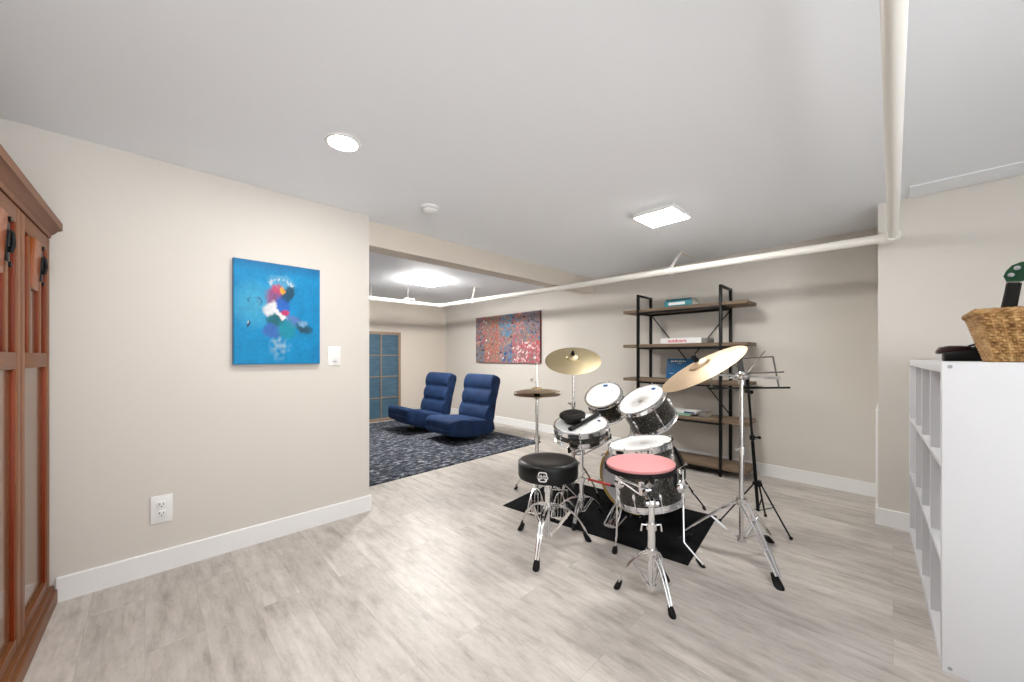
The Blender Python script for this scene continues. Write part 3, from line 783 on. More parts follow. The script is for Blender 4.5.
def ellipse_patch(p, n, c, rx_, ry_, th=.0008, rot=0):
    """flat oval lying on a head: long axis tangential round centre c"""
    n = V(n).normalized(); p = V(p); r = (p-V(c)); r = (r-n*r.dot(n)).normalized(); tg = n.cross(r)
    mb = MB(); a_, b_ = tg*math.cos(rot)+r*math.sin(rot), -tg*math.sin(rot)+r*math.cos(rot)
    mb.rings([[p+n*h+a_*rx_*math.copysign(abs(math.cos(q))**.7, math.cos(q))+b_*ry_*math.copysign(abs(math.sin(q))**.7, math.sin(q)) for q in [2*PI*i/24 for i in range(24)]] for h in (0, th)])
    return mb
def drum(name, label, c, n, Ro, depth, lugs, loc, worn=0, spot=(0, 0), ph=0, shell='sparkle', long_lug=True, cat='drum', skip=()):
    """top hoop outer radius Ro at centre c, axis n up"""
    t = T(name, label, cat, loc); a, b, n = basis(n); c = V(c); Rs = Ro-.012
    t.part('shell', MB().lathe([(Rs, -.012), (Rs, -depth+.012), (Rs-.006, -depth+.012), (Rs-.006, -.012)], c, n, 56, close=True), M[shell])
    hoop = [(Ro-.010, -.030), (Ro-.006, -.030), (Ro-.006, -.006), (Ro, -.003), (Ro, .002), (Ro-.011, .002), (Ro-.011, -.002)]
    t.part('top_hoop', MB().lathe([(Ro-.012, -.032), (Ro-.004, -.032), (Ro-.004, -.027), (Ro-.007, -.025), (Ro-.007, -.006), (Ro, -.003), (Ro+.001, .002), (Ro-.011, .003), (Ro-.012, -.004)], c, n, 56, close=True), M['chrome'])
    t.part('bottom_hoop', MB().lathe([(Ro-.012, -depth+.030), (Ro-.004, -depth+.030), (Ro-.004, -depth+.025), (Ro-.007, -depth+.023), (Ro-.007, -depth+.004), (Ro, -depth), (Ro, -depth-.004), (Ro-.011, -depth-.004), (Ro-.012, -depth+.002)], c, n, 56, close=True), M['chrome'])
    hd = t.part('drumhead', headmb(c, n, Ro-.012, -.004, worn, spot), M['wornhead'], ang=80)
    t.part('bottom_drumhead', MB().lathe([(0, -depth+.004), (Ro-.012, -depth+.004), (Ro-.012, -depth+.008), (0, -depth+.008)], c, n, 40), M['greyhead'])
    for k in range(lugs):
        if k in skip: continue
        q = 2*PI*k/lugs+ph; d = a*math.cos(q)+b*math.sin(q); tg = n.cross(d); mb = MB()
        def P(r, h): return c+d*r+n*h
        spans = [(-.055, -depth+.055)] if depth < .14 else [(-.062, -.105), (-depth+.062, -depth+.105)]
        for h0, h1 in spans:
            h0, h1 = max(h0, h1), min(h0, h1); hm = (h0+h1)/2
            mb.rings([[P(Rs-.002+e, hm)+tg*.010*w*math.cos(z)+n*(h0-h1)/2*w*math.sin(z) for z in [2*PI*i/14 for i in range(14)]] for e, w in ((0, 1), (.008, 1), (.014, .75), (.016, .35))])
        hd_ = hm
        mb.cyl(P(Ro-.001, .004), P(Ro-.001, spans[0][0]), .0028, seg=8); mb.cyl(P(Ro-.001, .004), P(Ro-.001, .012), .0045, seg=8); mb.cyl(P(Ro-.0005, -.004), P(Ro-.0005, -.024), .007, seg=10)
        e = spans[-1][1] if len(spans) > 1 else spans[0][1]
        mb.cyl(P(Ro-.001, e), P(Ro-.001, -depth-.006), .0028, seg=8); mb.cyl(P(Ro-.0005, -depth+.003), P(Ro-.0005, -depth+.022), .007, seg=10)
        t.part('tension_lug', mb, M['chrome'])
    return t, hd
def scribble(t, hd, p, n, s, mname='pencil'):
    a, b, n = basis(n); p = V(p)+V(n)*.0007; mb = MB()
    for pts in (((-1, -.6), (-.2, .5), (.1, -.2)), ((-.1, .4), (.9, .6), (.3, -.5)), ((.2, .1), (1, -.4))):
        mb.tube([p+a*x*s+b*y*s for x, y in pts], .0012, 5, .0006)
    t.part('logo_mark', mb, M[mname], hd)

# --- throne
t = T('drum_throne', 'black round drum stool with a chrome tripod and white badge', 'stool', (1.715, 1.440, 0))
RS = .178; sc_ = V((1.715, 1.440, 0))
se = t.part('seat', MB().lathe([(0, .416), (RS-.02, .416), (RS-.004, .420), (RS, .432), (RS, .492), (RS-.001, .504), (RS-.008, .514), (RS-.022, .520), (RS-.06, .521), (RS-.11, .516), (0, .512)], sc_, seg=64), M['leather'], ang=50)
t.part('piping', MB().lathe([(RS+.0015, .503), (RS+.0005, .507), (RS-.002, .508), (RS-.003, .503)], sc_, seg=64, close=True), M['leather'], se)
fa = math.atan2(-.64, -.765)-.17                                      # badge faces the camera, a little to its left
BS = .028
def onseat(x, y, e=.0006):
    # x to the right as seen from outside
    q = fa+x/RS; return V((sc_.x+(RS+e)*math.cos(q), sc_.y+(RS+e)*math.sin(q), .4655+y))
def strip(outer, inner=None, e=.0006):
    mb = MB(); n = len(outer)
    vo_ = [mb.b.verts.new(onseat(x*BS, y*BS, e)) for x, y in outer]
    if inner:
        vi = [mb.b.verts.new(onseat(x*BS, y*BS, e)) for x, y in inner]
        for i in range(n): k = (i+1) % n; mb.b.faces.new((vo_[i], vo_[k], vi[k], vi[i]))
    else: mb.b.faces.new(vo_)
    return mb
def sup(a, b, cx=0, cy=0, p=.5, n=32): return [(cx+a*math.copysign(abs(math.cos(2*PI*i/n))**p, math.cos(2*PI*i/n)), cy+b*math.copysign(abs(math.sin(2*PI*i/n))**p, math.sin(2*PI*i/n))) for i in range(n)]
mb = strip(sup(.92, 1.0), sup(.72, .78))
for s_ in (strip(sup(1.1, .34, 0, -.08, .35)), strip([(-.72, -.35), (.72, -.35), (.72, -.62), (-.72, -.62)]), strip([(-.62, .2), (-.45, .2), (-.3, .52), (-.15, .2), (.15, .2), (.3, .52), (.45, .2), (.62, .2), (.62, -.4), (-.62, -.4)])):
    me_ = bpy.data.meshes.new('t'); s_.b.to_mesh(me_); s_.b.free(); mb.b.from_mesh(me_); bpy.data.meshes.remove(me_)
bd = t.part('badge', mb, M['whitetext'], se, smooth=False, label='white printed badge')
mb = text_mb('MAPEX', .018, lambda x, y: onseat(x*1.05, y-.0022, .0011), .0005)
for cx_ in (-.42, 0, .42):
    q = [mb.b.verts.new(onseat((cx_+x)*BS, (-.60+y)*BS, .0011)) for x, y in sup(.10, .09, n=12)]; mb.b.faces.new(q)
t.part('badge_lettering', mb, M['dark'], se, smooth=False, label='dark badge lettering')
mb = MB(); mb.cyl(sc_+V((0, 0, .39)), sc_+V((0, 0, .418)), .05, seg=24); mb.box(sc_.x-.06, sc_.x+.06, sc_.y-.018, sc_.y+.018, .40, .416, .003); t.part('seat_bracket', mb, M['blackmetal'])
mb = MB(); mb.cyl(sc_+V((0, 0, .05)), sc_+V((0, 0, .41)), .0125, seg=18); mb.cyl(sc_+V((0, 0, .22)), sc_+V((0, 0, .335)), .018, seg=18); t.part('pole', mb, M['chrome'])
mb = MB(); mb.cyl(sc_+V((0, 0, .325)), sc_+V((0, 0, .352)), .023, seg=18); mb.tube([sc_+V((.02, -.01, .338)), sc_+V((.05, -.025, .338))], .006, 8); mb.box(sc_.x+.045, sc_.x+.055, sc_.y-.05, sc_.y-.002, .330, .346, .003); t.part('height_clamp', mb, M['chrome'])
mb = MB(); mb.cyl(sc_+V((0, 0, .222)), sc_+V((0, 0, .256)), .027, seg=18); t.part('leg_hub', mb, M['chrome'])
mb = MB(); mb.cyl(sc_+V((0, 0, .048)), sc_+V((0, 0, .075)), .022, seg=18); t.part('stay_collar', mb, M['chrome'])
def foot(t, leg, p, d, r=.016, L=.06):
    """rubber foot: tapered block at p on the floor, coming up along -d"""
    d = V(d).normalized(); mb = MB(); p = V(p)
    mb.rings([[p+V((math.cos(q)*rr, math.sin(q)*rr, 0))+V((d.x, d.y, d.z))*h for q in [2*PI*i/12 for i in range(12)]] for h, rr in ((0, r*.9), (.008, r*1.08), (L*.5, r), (L, r*.72))])
    t.part('rubber_foot', mb, M['rubber'], leg)
def tripod_legs(t, c, feet, zhub, rhub, zstay, r=.0065, sep=.013, bow=.35, kz=.75, zf=0, matn='chrome', fr=.016, fl=.06, stay_at=.55):
    """double-braced legs bowed from the hub to each foot, with flat stays to the pole"""
    c = V((c[0], c[1], 0))
    for f in feet:
        f = V((f[0], f[1], zf)); d = V((f.x-c.x, f.y-c.y, 0)); L = d.length; d.normalize(); s = V((-d.y, d.x, 0))
        p0 = c+d*rhub+V((0, 0, zhub)); pend = f-d*.012+V((0, 0, fl*.8)); pm = c+d*(L*bow+rhub)+V((0, 0, zhub*kz+.04))
        mb = MB()
        cur = bez(p0, pm, pend, 10)
        for e in (-1, 1): mb.tube([p+s*e*sep*(1-.55*k/10) for k, p in enumerate(cur)], r, 8, r*.75)
        for k in (3, 7): mb.cyl(cur[k]-s*sep*1.2, cur[k]+s*sep*1.2, r*.7, seg=8)
        leg = t.part('leg', mb, M[matn])
        q = cur[int(10*stay_at)]
        mb = MB()
        for e in (-1, 1): mb.tube([c+d*.018+s*e*.009+V((0, 0, zstay)), q+s*e*.008], r*.75, 6, r*.5)
        t.part('stay', mb, M[matn], leg)
        foot(t, leg, f, (cur[-2]-cur[-1]), fr, fl)
tripod_legs(t, sc_, [(1.474, 1.322), (1.744, 1.702), (1.940, 1.303)], .24, .022, .06, r=.0078, bow=.48, kz=.86, fr=.018)

# --- floor tom
FTc, FTn = V((2.112, 1.06, .617)), V((-.10, .15, .985)).normalized()
t, hd = drum('floor_tom', 'black sparkle floor tom on chrome legs behind the pink practice pad', FTc, FTn, .1875, .35, 8, (2.13, 1.03, MATZ), .75, (-.05, .05), .35)
t.part('logo_sticker', ellipse_patch(FTc+V((-.006, -.157, .022))-FTn*.003, FTn, FTc, .019, .012), M['navysticker'], hd)
for f, az in (((1.927, 1.122, 0), None), ((2.138, .714, 0), None), ((2.40, 1.20, MATZ), None)):
    f = V(f); ctr = FTc-FTn*.22; d = V((f.x-ctr.x, f.y-ctr.y, 0)).normalized(); s0 = ctr+d*.178; s1 = s0+d*.03
    mb = MB(); top = s1+V((0, 0, .10)); bend = V((s1.x+d.x*.005, s1.y+d.y*.005, .10))
    mb.tube([top, s1, bend, lerp(bend, f, .12), f+V((0, 0, .012))], .0055, 10)
    leg = t.part('leg', mb, M['chrome'])
    foot(t, leg, f, (bend-f), .015, .04)
    mb = MB(); mb.sphere(s0+d*.014, .034, 18, (1, 1, 1.1)); mb.cyl(s1+V((0, 0, -.04)), s1+V((0, 0, .045)), .012, seg=12)
    sd = V((-d.y, d.x, 0)); mb.cyl(s1, s1+sd*.035, .006, seg=8); mb.box(-.004, .004, -.016, .016, -.008, .008, .003, Matrix.Translation(s1+sd*.04))
    t.part('leg_bracket', mb, M['chrome'])

# --- bass drum
BC = V((2.50, 1.305, .262)); BN = V((-.99, -.09, .02)).normalized(); BR = .254
t = T('bass_drum', 'bass drum with a gold wooden hoop standing behind the floor tom', 'drum', (2.65, 1.33, MATZ))
a_, b_, BN = basis(BN); BD = .33
t.part('shell', MB().lathe([(BR-.018, -.02), (BR-.018, -BD), (BR-.026, -BD), (BR-.026, -.02)], BC, BN, 64, close=True), M['sparkle'])
for h, nm, mm, lb in ((0, 'wooden_hoop', 'maple', 'gold wooden hoop'), (-BD-.02, 'front_hoop', 'blackmetal', None)):
    t.part(nm, MB().lathe([(BR, h+.020), (BR, h-.022), (BR-.004, h-.025), (BR-.014, h-.025), (BR-.014, h+.022), (BR-.004, h+.022)], BC, BN, 64, close=True), M[mm], label=lb)
t.part('batter_head', MB().lathe([(0, -.002), (BR-.02, -.002), (BR-.014, .003), (BR-.014, -.012), (0, -.012)], BC, BN, 64), M['greyhead'], label='pale batter head')
t.part('front_head', MB().lathe([(0, -BD-.022), (BR-.014, -BD-.022), (BR-.014, -BD-.012), (0, -BD-.012)], BC, BN, 64), M['blackhead'])
for k in range(8):
    q = 2*PI*k/8+PI/8; d = a_*math.cos(q)+b_*math.sin(q); tg = BN.cross(d); mb = MB()
    if d.z < -.9: pass
    for h0, h1, sg in ((.02, -.13, 1), (-BD-.04, -BD+.11, -1)):
        mb.cyl(BC+d*(BR+.010)+BN*h0, BC+d*(BR+.006)+BN*h1, .003, seg=8)
        mb.tube([BC+d*(BR-.010)+BN*(h0+.005*sg), BC+d*(BR+.012)+BN*(h0+.004*sg), BC+d*(BR+.010)+BN*(h0-.02*sg)], .006, 8, .009)
        mb.tube([BC+d*(BR+.010)+BN*(h0+.015*sg)-tg*.014, BC+d*(BR+.010)+BN*(h0+.015*sg)+tg*.014], .003, 6)
    mb.tube([BC+d*(BR-.014)+BN*-.115, BC+d*(BR+.006)+BN*-.12, BC+d*(BR+.006)+BN*(-BD+.10), BC+d*(BR-.014)+BN*(-BD+.095)], .008, 8)
    t.part('tension_claw', mb, M['chrome'])
for sgn, f in ((1, V((2.943, .969, 0))), (-1, V((2.90, 1.76, MATZ)))):
    side = V((.17, -.985, 0)).normalized()*sgn if sgn > 0 else V((-.17, .985, 0)).normalized()
    p = BC-BN*.22+side*(BR-.012)+V((0, 0, .035)); mb = MB()
    mb.tube([p, lerp(p, f, .55), f+V((0, 0, .015))], .006, 8); sp_ = t.part('spur', mb, M['blackmetal'], label='dark folding spur')
    foot(t, sp_, f, p-f, .011, .03)
    mb = MB(); mb.sphere(p, .022, 12); mb.cyl(lerp(p, f, .5), lerp(p, f, .58), .010, seg=10); t.part('spur_bracket', mb, M['chrome'], sp_)

# --- two hanging toms
T1c, T1n = V((2.534, 1.576, .835)), V((-.628, -.054, .776)).normalized()
T2c, T2n = V((2.46, 1.2285, .8345)), V((-.533, .236, .813)).normalized()
t, hd = drum('rack_tom', 'smaller black tom with a clean white head, left of the two', T1c, T1n, .145, .185, 6, T1c-T1n*.185, 0, ph=.4)
t.part('logo_sticker', ellipse_patch(V((2.611, 1.600, .898)), T1n, T1c, .020, .012), M['sticker'], hd)
scribble(t, hd, V((2.578, 1.522, .867)), T1n, .017)
t, hd = drum('rack_tom', 'larger black tom with a scuffed white head, under the tilted cymbal', T2c, T2n, .169, .20, 6, T2c-T2n*.20, .95, (.1, .0), .2)
t.part('logo_sticker', ellipse_patch(V((2.545, 1.177, .904)), T2n, T2c, .020, .012), M['sticker'], hd)
scribble(t, hd, V((2.478, 1.345, .812)), T2n, .014)
# mount post and arms belong to the bass drum
bassroot = bpy.data.objects['bass_drum']; mp = V((2.66, 1.40, 0))
mb = MB(); mb.cyl((2.66, 1.40, .49), (2.66, 1.40, .74), .014, seg=14); mb.cyl((2.66, 1.40, .485), (2.66, 1.40, .53), .028, seg=16); mb.sphere((2.66, 1.40, .745), .026, 14)
for cc, nn, rr, dd in ((T1c, T1n, .133, .10), (T2c, T2n, .157, .11)):
    ctr = cc-nn*dd; v = V((2.66, 1.40, .745))-ctr; v -= nn*v.dot(nn); v.normalize(); e = ctr+v*(rr+.004)
    mb.tube([V((2.66, 1.40, .745)), lerp((2.66, 1.40, .745), e, .5)+V((0, 0, .012)), e], .009, 10); mb.sphere(e+v*.006, .020, 12)
o = link('tom_mount', mb, M['chrome'], bassroot, bassroot.location)

# --- snare drum and its stand
Sc, Sn = V((2.146, 1.51, .668)), V((-.226, -.079, .971)).normalized()
t, hd = drum('snare_drum', 'shallow black snare drum with a black bowl and bar on its head', Sc, Sn, .187, .098, 8, Sc-Sn*.10, 0, ph=.12)
t.part('logo_sticker', ellipse_patch(V((2.250, 1.43, .6845)), Sn, Sc, .017, .010), M['navysticker'], hd)
q = math.radians(180+49); d = V((math.cos(q), math.sin(q), 0)); d = (d-Sn*d.dot(Sn)).normalized()
q2 = V((-.30, .95, 0)); q2 = (q2-Sn*q2.dot(Sn)).normalized()
mb = MB(); p = Sc+q2*.185-Sn*.05
mb.box(-.012, .012, -.014, .014, -.032, .032, .004, Matrix.Translation(p)); mb.tube([p+V((0, .01, .02)), p+q2*.02+V((0, 0, .025))], .004, 8); t.part('strainer', mb, M['blackmetal'])
p = Sc-q2*.185-Sn*.05
mb = MB(); mb.box(-.012, .012, -.012, .012, -.03, .03, .003, Matrix.Translation(p)); t.part('butt_plate', mb, M['chrome'])
def snare_stand(name, label, c, feet, zb, zhub, Rb, ctop, ntop, zf, pole_r=.0125, armsaz=0, big=False):
    """stand with tripod, pole and three-arm basket holding a disc centred at ctop"""
    t = T(name, label, 'drum stand', (c[0], c[1], zf)); c = V((c[0], c[1], 0)); ctop = V(ctop); a, b, n = basis(ntop)
    hubp = V((c.x, c.y, zb))
    mb = MB(); mb.cyl(c+V((0, 0, zf+.035)), c+V((0, 0, zhub+.13)), pole_r*1.25, seg=18); mb.cyl(c+V((0, 0, zhub+.1)), hubp, pole_r, seg=18); t.part('pole', mb, M['chrome'])
    mb = MB(); z = zhub+.13; mb.cyl(c+V((0, 0, z-.02)), c+V((0, 0, z+.012)), pole_r*1.75, seg=18)
    for s_ in (-1, 1): mb.tube([c+V((s_*.012, s_*-.012, z)), c+V((s_*.03, -s_*.032, z+.004)), c+V((s_*.032, -s_*.036, z-.028))], .0045, 8)
    t.part('height_clamp', mb, M['chrome'])
    mb = MB(); mb.cyl(c+V((0, 0, zhub-.014)), c+V((0, 0, zhub+.02)), pole_r*1.9, seg=18); t.part('leg_hub', mb, M['chrome']); t.part('stay_collar', MB().cyl(c+V((0, 0, zf+.03)), c+V((0, 0, zf+.055)), pole_r*1.7, seg=18), M['chrome'])
    # pivot
    mb = MB(); mb.sphere(hubp, .024 if big else .02, 16); mb.cyl(hubp-V((.7, -.7, 0))*.03, hubp+V((.7, -.7, 0))*.03, .017, seg=16)
    nb = ctop-n*.10; mb.tube([hubp, lerp(hubp, nb, .5), nb], .010, 10); mb.cyl(nb-n*.03, nb+n*.028, .015, seg=14); t.part('pivot', mb, M['chrome'])
    for k in range(3):
        q = armsaz+2*PI*k/3; d = a*math.cos(q)+b*math.sin(q); s = n.cross(d)
        p0 = nb+d*.012; p1 = ctop+d*(Rb+.008)-n*.018; p2 = p1+n*.030; mb = MB()
        mid = lerp(p0, p1, .55)-n*.018
        for e in (-1, 1): mb.tube([p0+s*e*.006+n*.01, mid+s*e*.010+n*.012, p1+s*e*.006], .0045, 8)
        mb.tube([p0-n*.028, mid-n*.004], .005, 8); mb.cyl(mid-s*.013, mid+s*.013, .006, seg=8)
        arm = t.part('basket_arm', mb, M['chrome'])
        mb = MB(); mb.tube([p1-d*.02, p1+d*.002, p2], .009, 10); t.part('rubber_grip', mb, M['rubber'], arm)
    tripod_legs(t, c, feet, zhub, .02, zf+.045, .0055, .012, .42, .72, zf, fr=.015, fl=.045)
    return t
snare_stand('snare_stand', 'chrome tripod stand holding up the black snare drum', (2.165, 1.515), [(2.36, 1.478), (2.09, 1.69), (1.985, 1.45)], .50, .15, .187, Sc-Sn*.104, Sn, MATZ, armsaz=.5)
# bowl and bar on the snare
def onsnare(x, y, h=0):
    z = Sc.z-((x-Sc.x)*Sn.x+(y-Sc.y)*Sn.y)/Sn.z; return V((x, y, z))+Sn*(h-.0035)
p = onsnare(2.138, 1.570)
t = T('percussion_bowl', 'black dish-shaped pad lying on the snare drum head', 'percussion', p)
mb = MB(); mb.lathe([(0, 0), (.040, 0), (.050, .006), (.070, .034), (.086, .046), (.092, .055), (.089, .064), (.070, .068), (.040, .066), (.020, .060), (0, .060)], p, Sn, 40)
for v in mb.b.verts: v.co += V((0, 0, .003*nz(v.co.x, v.co.y, 30, 4)))
t.part('dish', mb, M['rubber'])
for k in range(5): q = k*1.25+.4; t.part('rim_knob', MB().sphere(p+Sn*.045+V((math.cos(q)*.078, math.sin(q)*.078, -.004)), .011, 10), M['blackleather'])
A_, B_ = onsnare(2.030, 1.500, .014), onsnare(2.325, 1.488, .014)
t = T('percussion_bar', 'black bar lying diagonally across the snare drum head', 'percussion', A_)
t.part('bar', MB().tube([A_, lerp(A_, B_, .5), B_], .019, 14, .0115), M['rubber'])
mb = MB(); mb.tube([A_-(B_-A_).normalized()*.014, A_+(B_-A_).normalized()*.02], .021, 14, .0125); t.part('end_cap', mb, M['blackleather'])

# --- practice pad on its own stand
Pc, Pn = V((1.728, .866, .617)), V((-.03, .04, 1)).normalized()
t = T('practice_pad', 'round pink practice pad with black rim in front of the floor tom', 'practice pad', Pc-Pn*.032)
t.part('playing_surface', MB().lathe([(0, 0), (.152, 0), (.1595, -.003), (.1605, -.010), (.158, -.016), (0, -.016)], Pc, Pn, 56), M['pink'])
t.part('rim', MB().lathe([(.158, -.0165), (.1635, -.015), (.1645, -.020), (.1635, -.036), (.15, -.038), (0, -.038), (0, -.0165)], Pc, Pn, 56), M['rubber'])
q = V((.55, -.83, 0)).normalized(); mb = MB(); p = Pc+q*.158-Pn*.012; sd = V((-q.y, q.x, 0))
mb.rings([[p+q*w+sd*s_*.018+V((0, 0, h)) for w, s_ in ((-.004, -1), (.006, -1), (.006, 1), (-.004, 1))] for h in (.006, -.03, -.085, -.10)])
t.part('side_tab', mb, M['rubber'])
snare_stand('pad_stand', 'chrome tripod stand holding up the pink practice pad', (1.715, .803), [(1.641, .945), (1.631, .668), (1.874, .797)], .435, .20, .1600, Pc-Pn*.032, Pn, 0, .0135, 1.1, True)

# --- hi-hat
HC = V((2.17, 1.934, 0))
t = T('hi_hat_stand', 'chrome hi-hat stand with clutch rod and pedal at the left of the kit', 'cymbal stand', (HC.x, HC.y, MATZ))
mb = MB(); mb.cyl(HC+V((0, 0, .06)), HC+V((0, 0, .50)), .0145, seg=16); mb.cyl(HC+V((0, 0, .48)), HC+V((0, 0, .815)), .0115, seg=16); t.part('pole', mb, M['steel'])
mb = MB(); mb.cyl(HC+V((0, 0, .47)), HC+V((0, 0, .51)), .021, seg=16); mb.tube([HC+V((.02, 0, .49)), HC+V((.045, .01, .49))], .006, 8); t.part('height_clamp', mb, M['steel']); t.part('memory_lock', MB().cyl(HC+V((0, 0, .70)), HC+V((0, 0, .715)), .0145, seg=14), M['steel'])
mb = MB(); mb.cyl(HC+V((0, 0, .80)), HC+V((0, 0, .845)), .016, .026, seg=16); t.part('cymbal_seat', mb, M['rubber'])
mb = MB(); mb.cyl(HC+V((0, 0, .80)), HC+V((0, 0, 1.085)), .0028, seg=8); t.part('pull_rod', mb, M['steel'])
mb = MB(); mb.cyl(HC+V((0, 0, .895)), HC+V((0, 0, .945)), .009, seg=12); mb.cyl(HC+V((0, 0, .925)), HC+V((-.03, .02, .945)), .005, seg=8); mb.box(-.006, .006, -.012, .012, -.012, .012, .003, Matrix.Translation(HC+V((-.034, .022, .948)))); t.part('clutch', mb, M['chrome'])
mb = MB(); mb.cyl(HC+V((0, 0, .24)), HC+V((0, 0, .275)), .024, seg=16); t.part('leg_hub', mb, M['chrome'])
tripod_legs(t, HC, [(2.253, 2.255), (2.40, 1.70)], .255, .02, .11, .0055, .012, .35, .75, 0.0, fr=.014, fl=.04)
def pedal(t, heel, toe, w, parent=None, name='footboard', zt=.11, ribs=5, zf=MATZ):
    """openwork wire footboard rising from heel to toe"""
    heel, toe = V((*heel, zf+.012)), V((*toe, zf+zt)); d = toe-heel; s = V((-d.y, d.x, 0)).normalized()
    mb = MB(); outline = []
    for k in range(25):
        u = k/24*2-1; ww = w*.5
        outline.append(heel+d*(1-abs(u)**2.4)*.98+s*u*ww*(1.0))
    mb.tube(outline, .0045, 8)
    for k in range(1, ribs):
        u = -1+2*k/ribs; mb.tube([heel+s*u*w*.42, lerp(heel, toe, .5)+s*u*w*.48+V((0, 0, .006)), heel+d*(1-abs(u)**2.4)*.96+s*u*w*.5], .0038, 6)
    mb.tube([heel-s*w*.5, heel+s*w*.5], .006, 8); mb.tube([lerp(heel, toe, .45)-s*w*.49, lerp(heel, toe, .45)+s*w*.49], .004, 6)
    o = t.part(name, mb, M['chrome'])
    mb = MB(); mb.tube([heel-s*w*.4+V((0, 0, -.010)), lerp(heel, V((toe.x, toe.y, zf+.004)), .99)-s*w*.35], .005, 6); mb.tube([heel+s*w*.4+V((0, 0, -.010)), lerp(heel, V((toe.x, toe.y, zf+.004)), .99)+s*w*.35], .005, 6)
    mb.box(-.022, .022, -.03, .03, 0, .014, .003, Matrix.Translation((heel.x, heel.y, zf)))
    t.part('base_rail', mb, M['steel'])
    return heel, toe, d, s
pedal(t, (1.985, 1.775), (2.14, 1.915), .13, zt=.115)
Hn = V((.0, .0, 1))
def cymbal(name, label, c, n, R, material, hbell=.028, rb=.055, rise=.022, flip=1):
    """centre plane c = rim level; thin shell with bow and bell"""
    t = T(name, label, 'cymbal', c); n = V(n).normalized()*flip
    top = [(R*(1-k/10)+rb*k/10, rise*(1-(1-k/10)**1.6)) for k in range(11)]
    bell = [(rb*math.cos(q), rise+hbell*math.sin(q)**.9) for q in [PI/2*k/6 for k in range(1, 6)]]+[(.006, rise+hbell)]
    prof = top+bell; pr2 = [(r, h-.0016) for r, h in prof[::-1]]
    t.part('bow', MB().lathe([(r, h) for r, h in prof]+pr2, c, n, 72, close=True), material, ang=50)
    return t
cymbal('hi_hat_cymbal', 'upper of the two hi-hat cymbals', HC+V((0, 0, .8575)), (.01, .03, 1), .182, M['darkbronze'], .016, .045, .020)
cymbal('hi_hat_cymbal', 'lower of the two hi-hat cymbals, turned upside down', HC+V((0, 0, .834)), (-.02, .0, 1), .182, M['darkbronze'], .014, .045, .016, -1)

# --- crash cymbal and stand
CC, CN = V((2.49, 1.829, 1.100)), V((-.383, -.287, .878)).normalized()
cymbal('crash_cymbal', 'pale bronze crash cymbal facing the room above the hi-hat and snare', CC, CN, .2255, M['palebronze'])
KC = V((2.50, 1.832, 0))
t = T('cymbal_stand', 'chrome straight cymbal stand carrying the pale crash cymbal', 'cymbal stand', (KC.x, KC.y, MATZ))
tilt = V((KC.x, KC.y, 1.055)); mnt = CC+CN*.052
mb = MB(); mb.cyl(KC+V((0, 0, .05)), KC+V((0, 0, .42)), .016, seg=16); mb.cyl(KC+V((0, 0, .4)), KC+V((0, 0, .74)), .013, seg=16); mb.cyl(KC+V((0, 0, .72)), tilt, .0095, seg=16); t.part('pole', mb, M['steel'])
mb = MB(); mb.cyl(KC+V((0, 0, .72)), KC+V((0, 0, .76)), .019, seg=14); mb.tube([KC+V((-.018, .01, .74)), KC+V((-.045, .02, .755))], .007, 8); t.part('height_clamp', mb, M['steel']); t.part('height_clamp', MB().cyl(KC+V((0, 0, .39)), KC+V((0, 0, .43)), .022, seg=14), M['steel'])
mb = MB(); mb.sphere(tilt, .016, 12); mb.tube([tilt, CC+CN*.0, CC+CN*.085], .004, 8); mb.cyl(CC+CN*.01, CC+CN*.035, .012, seg=12); mb.tube([tilt+V((.012, -.012, 0)), tilt+V((.045, -.05, -.055))], .006, 8); t.part('tilter', mb, M['steel'])
mb = MB(); mb.cyl(CC+CN*.049, CC+CN*.066, .016, seg=14); mb.cyl(CC+CN*.066, CC+CN*.085, .009, seg=10); t.part('wing_nut', mb, M['rubber'])
mb = MB(); mb.cyl(KC+V((0, 0, .26)), KC+V((0, 0, .30)), .026, seg=16); t.part('leg_hub', mb, M['chrome'])
tripod_legs(t, KC, [(2.30, 1.80), (2.60, 2.02), (2.58, 1.64)], .28, .022, .09, .0055, .012, .35, .75, MATZ, fr=.014, fl=.045)

# --- ride cymbal and boom stand
RC, RN = V((2.179, .733, 1.062)), V((-.358, .40, .844)).normalized()
cymbal('ride_cymbal', 'large bronze ride cymbal tilted steeply beside the metal bookshelf', RC, RN, .2375, M['bronze'], .026, .06, .024)
GC = V((2.43, .605, 0)); GT = V((2.43, .605, 1.018))
t = T('boom_stand', 'chrome tripod boom stand carrying the tilted ride cymbal', 'cymbal stand', (GC.x, GC.y, 0))
mb = MB(); mb.cyl(GC+V((0, 0, .075)), GC+V((0, 0, .60)), .0130, seg=18); mb.cyl(GC+V((0, 0, .58)), GC+V((0, 0, .985)), .0098, seg=18); t.part('pole', mb, M['steel'])
mb = MB(); mb.cyl(GC+V((0, 0, .575)), GC+V((0, 0, .62)), .021, seg=16); mb.tube([GC+V((-.015, .012, .60)), GC+V((-.04, .03, .60))], .006, 8); t.part('height_clamp', mb, M['steel']); t.part('top_collar', MB().cyl(GC+V((0, 0, .97)), GC+V((0, 0, .995)), .017, seg=16), M['steel'])
mb = MB(); mb.sphere(GT, .027, 16); mb.cyl(GT-V((.35, .66, 0))*.045, GT+V((.35, .66, 0))*.045, .018, seg=16); mb.tube([GT+V((-.018, .02, 0)), GT+V((-.052, .05, -.012))], .008, 10, .004); mb.cyl(GT+V((-.35, -.66, 0))*.04, GT+V((-.35, -.66, 0))*.075, .007, seg=10); t.part('boom_tilter', mb, M['chrome'])
p0 = RC-RN*.035; bd_ = (GT-p0).normalized(); p1 = GT+bd_*.30
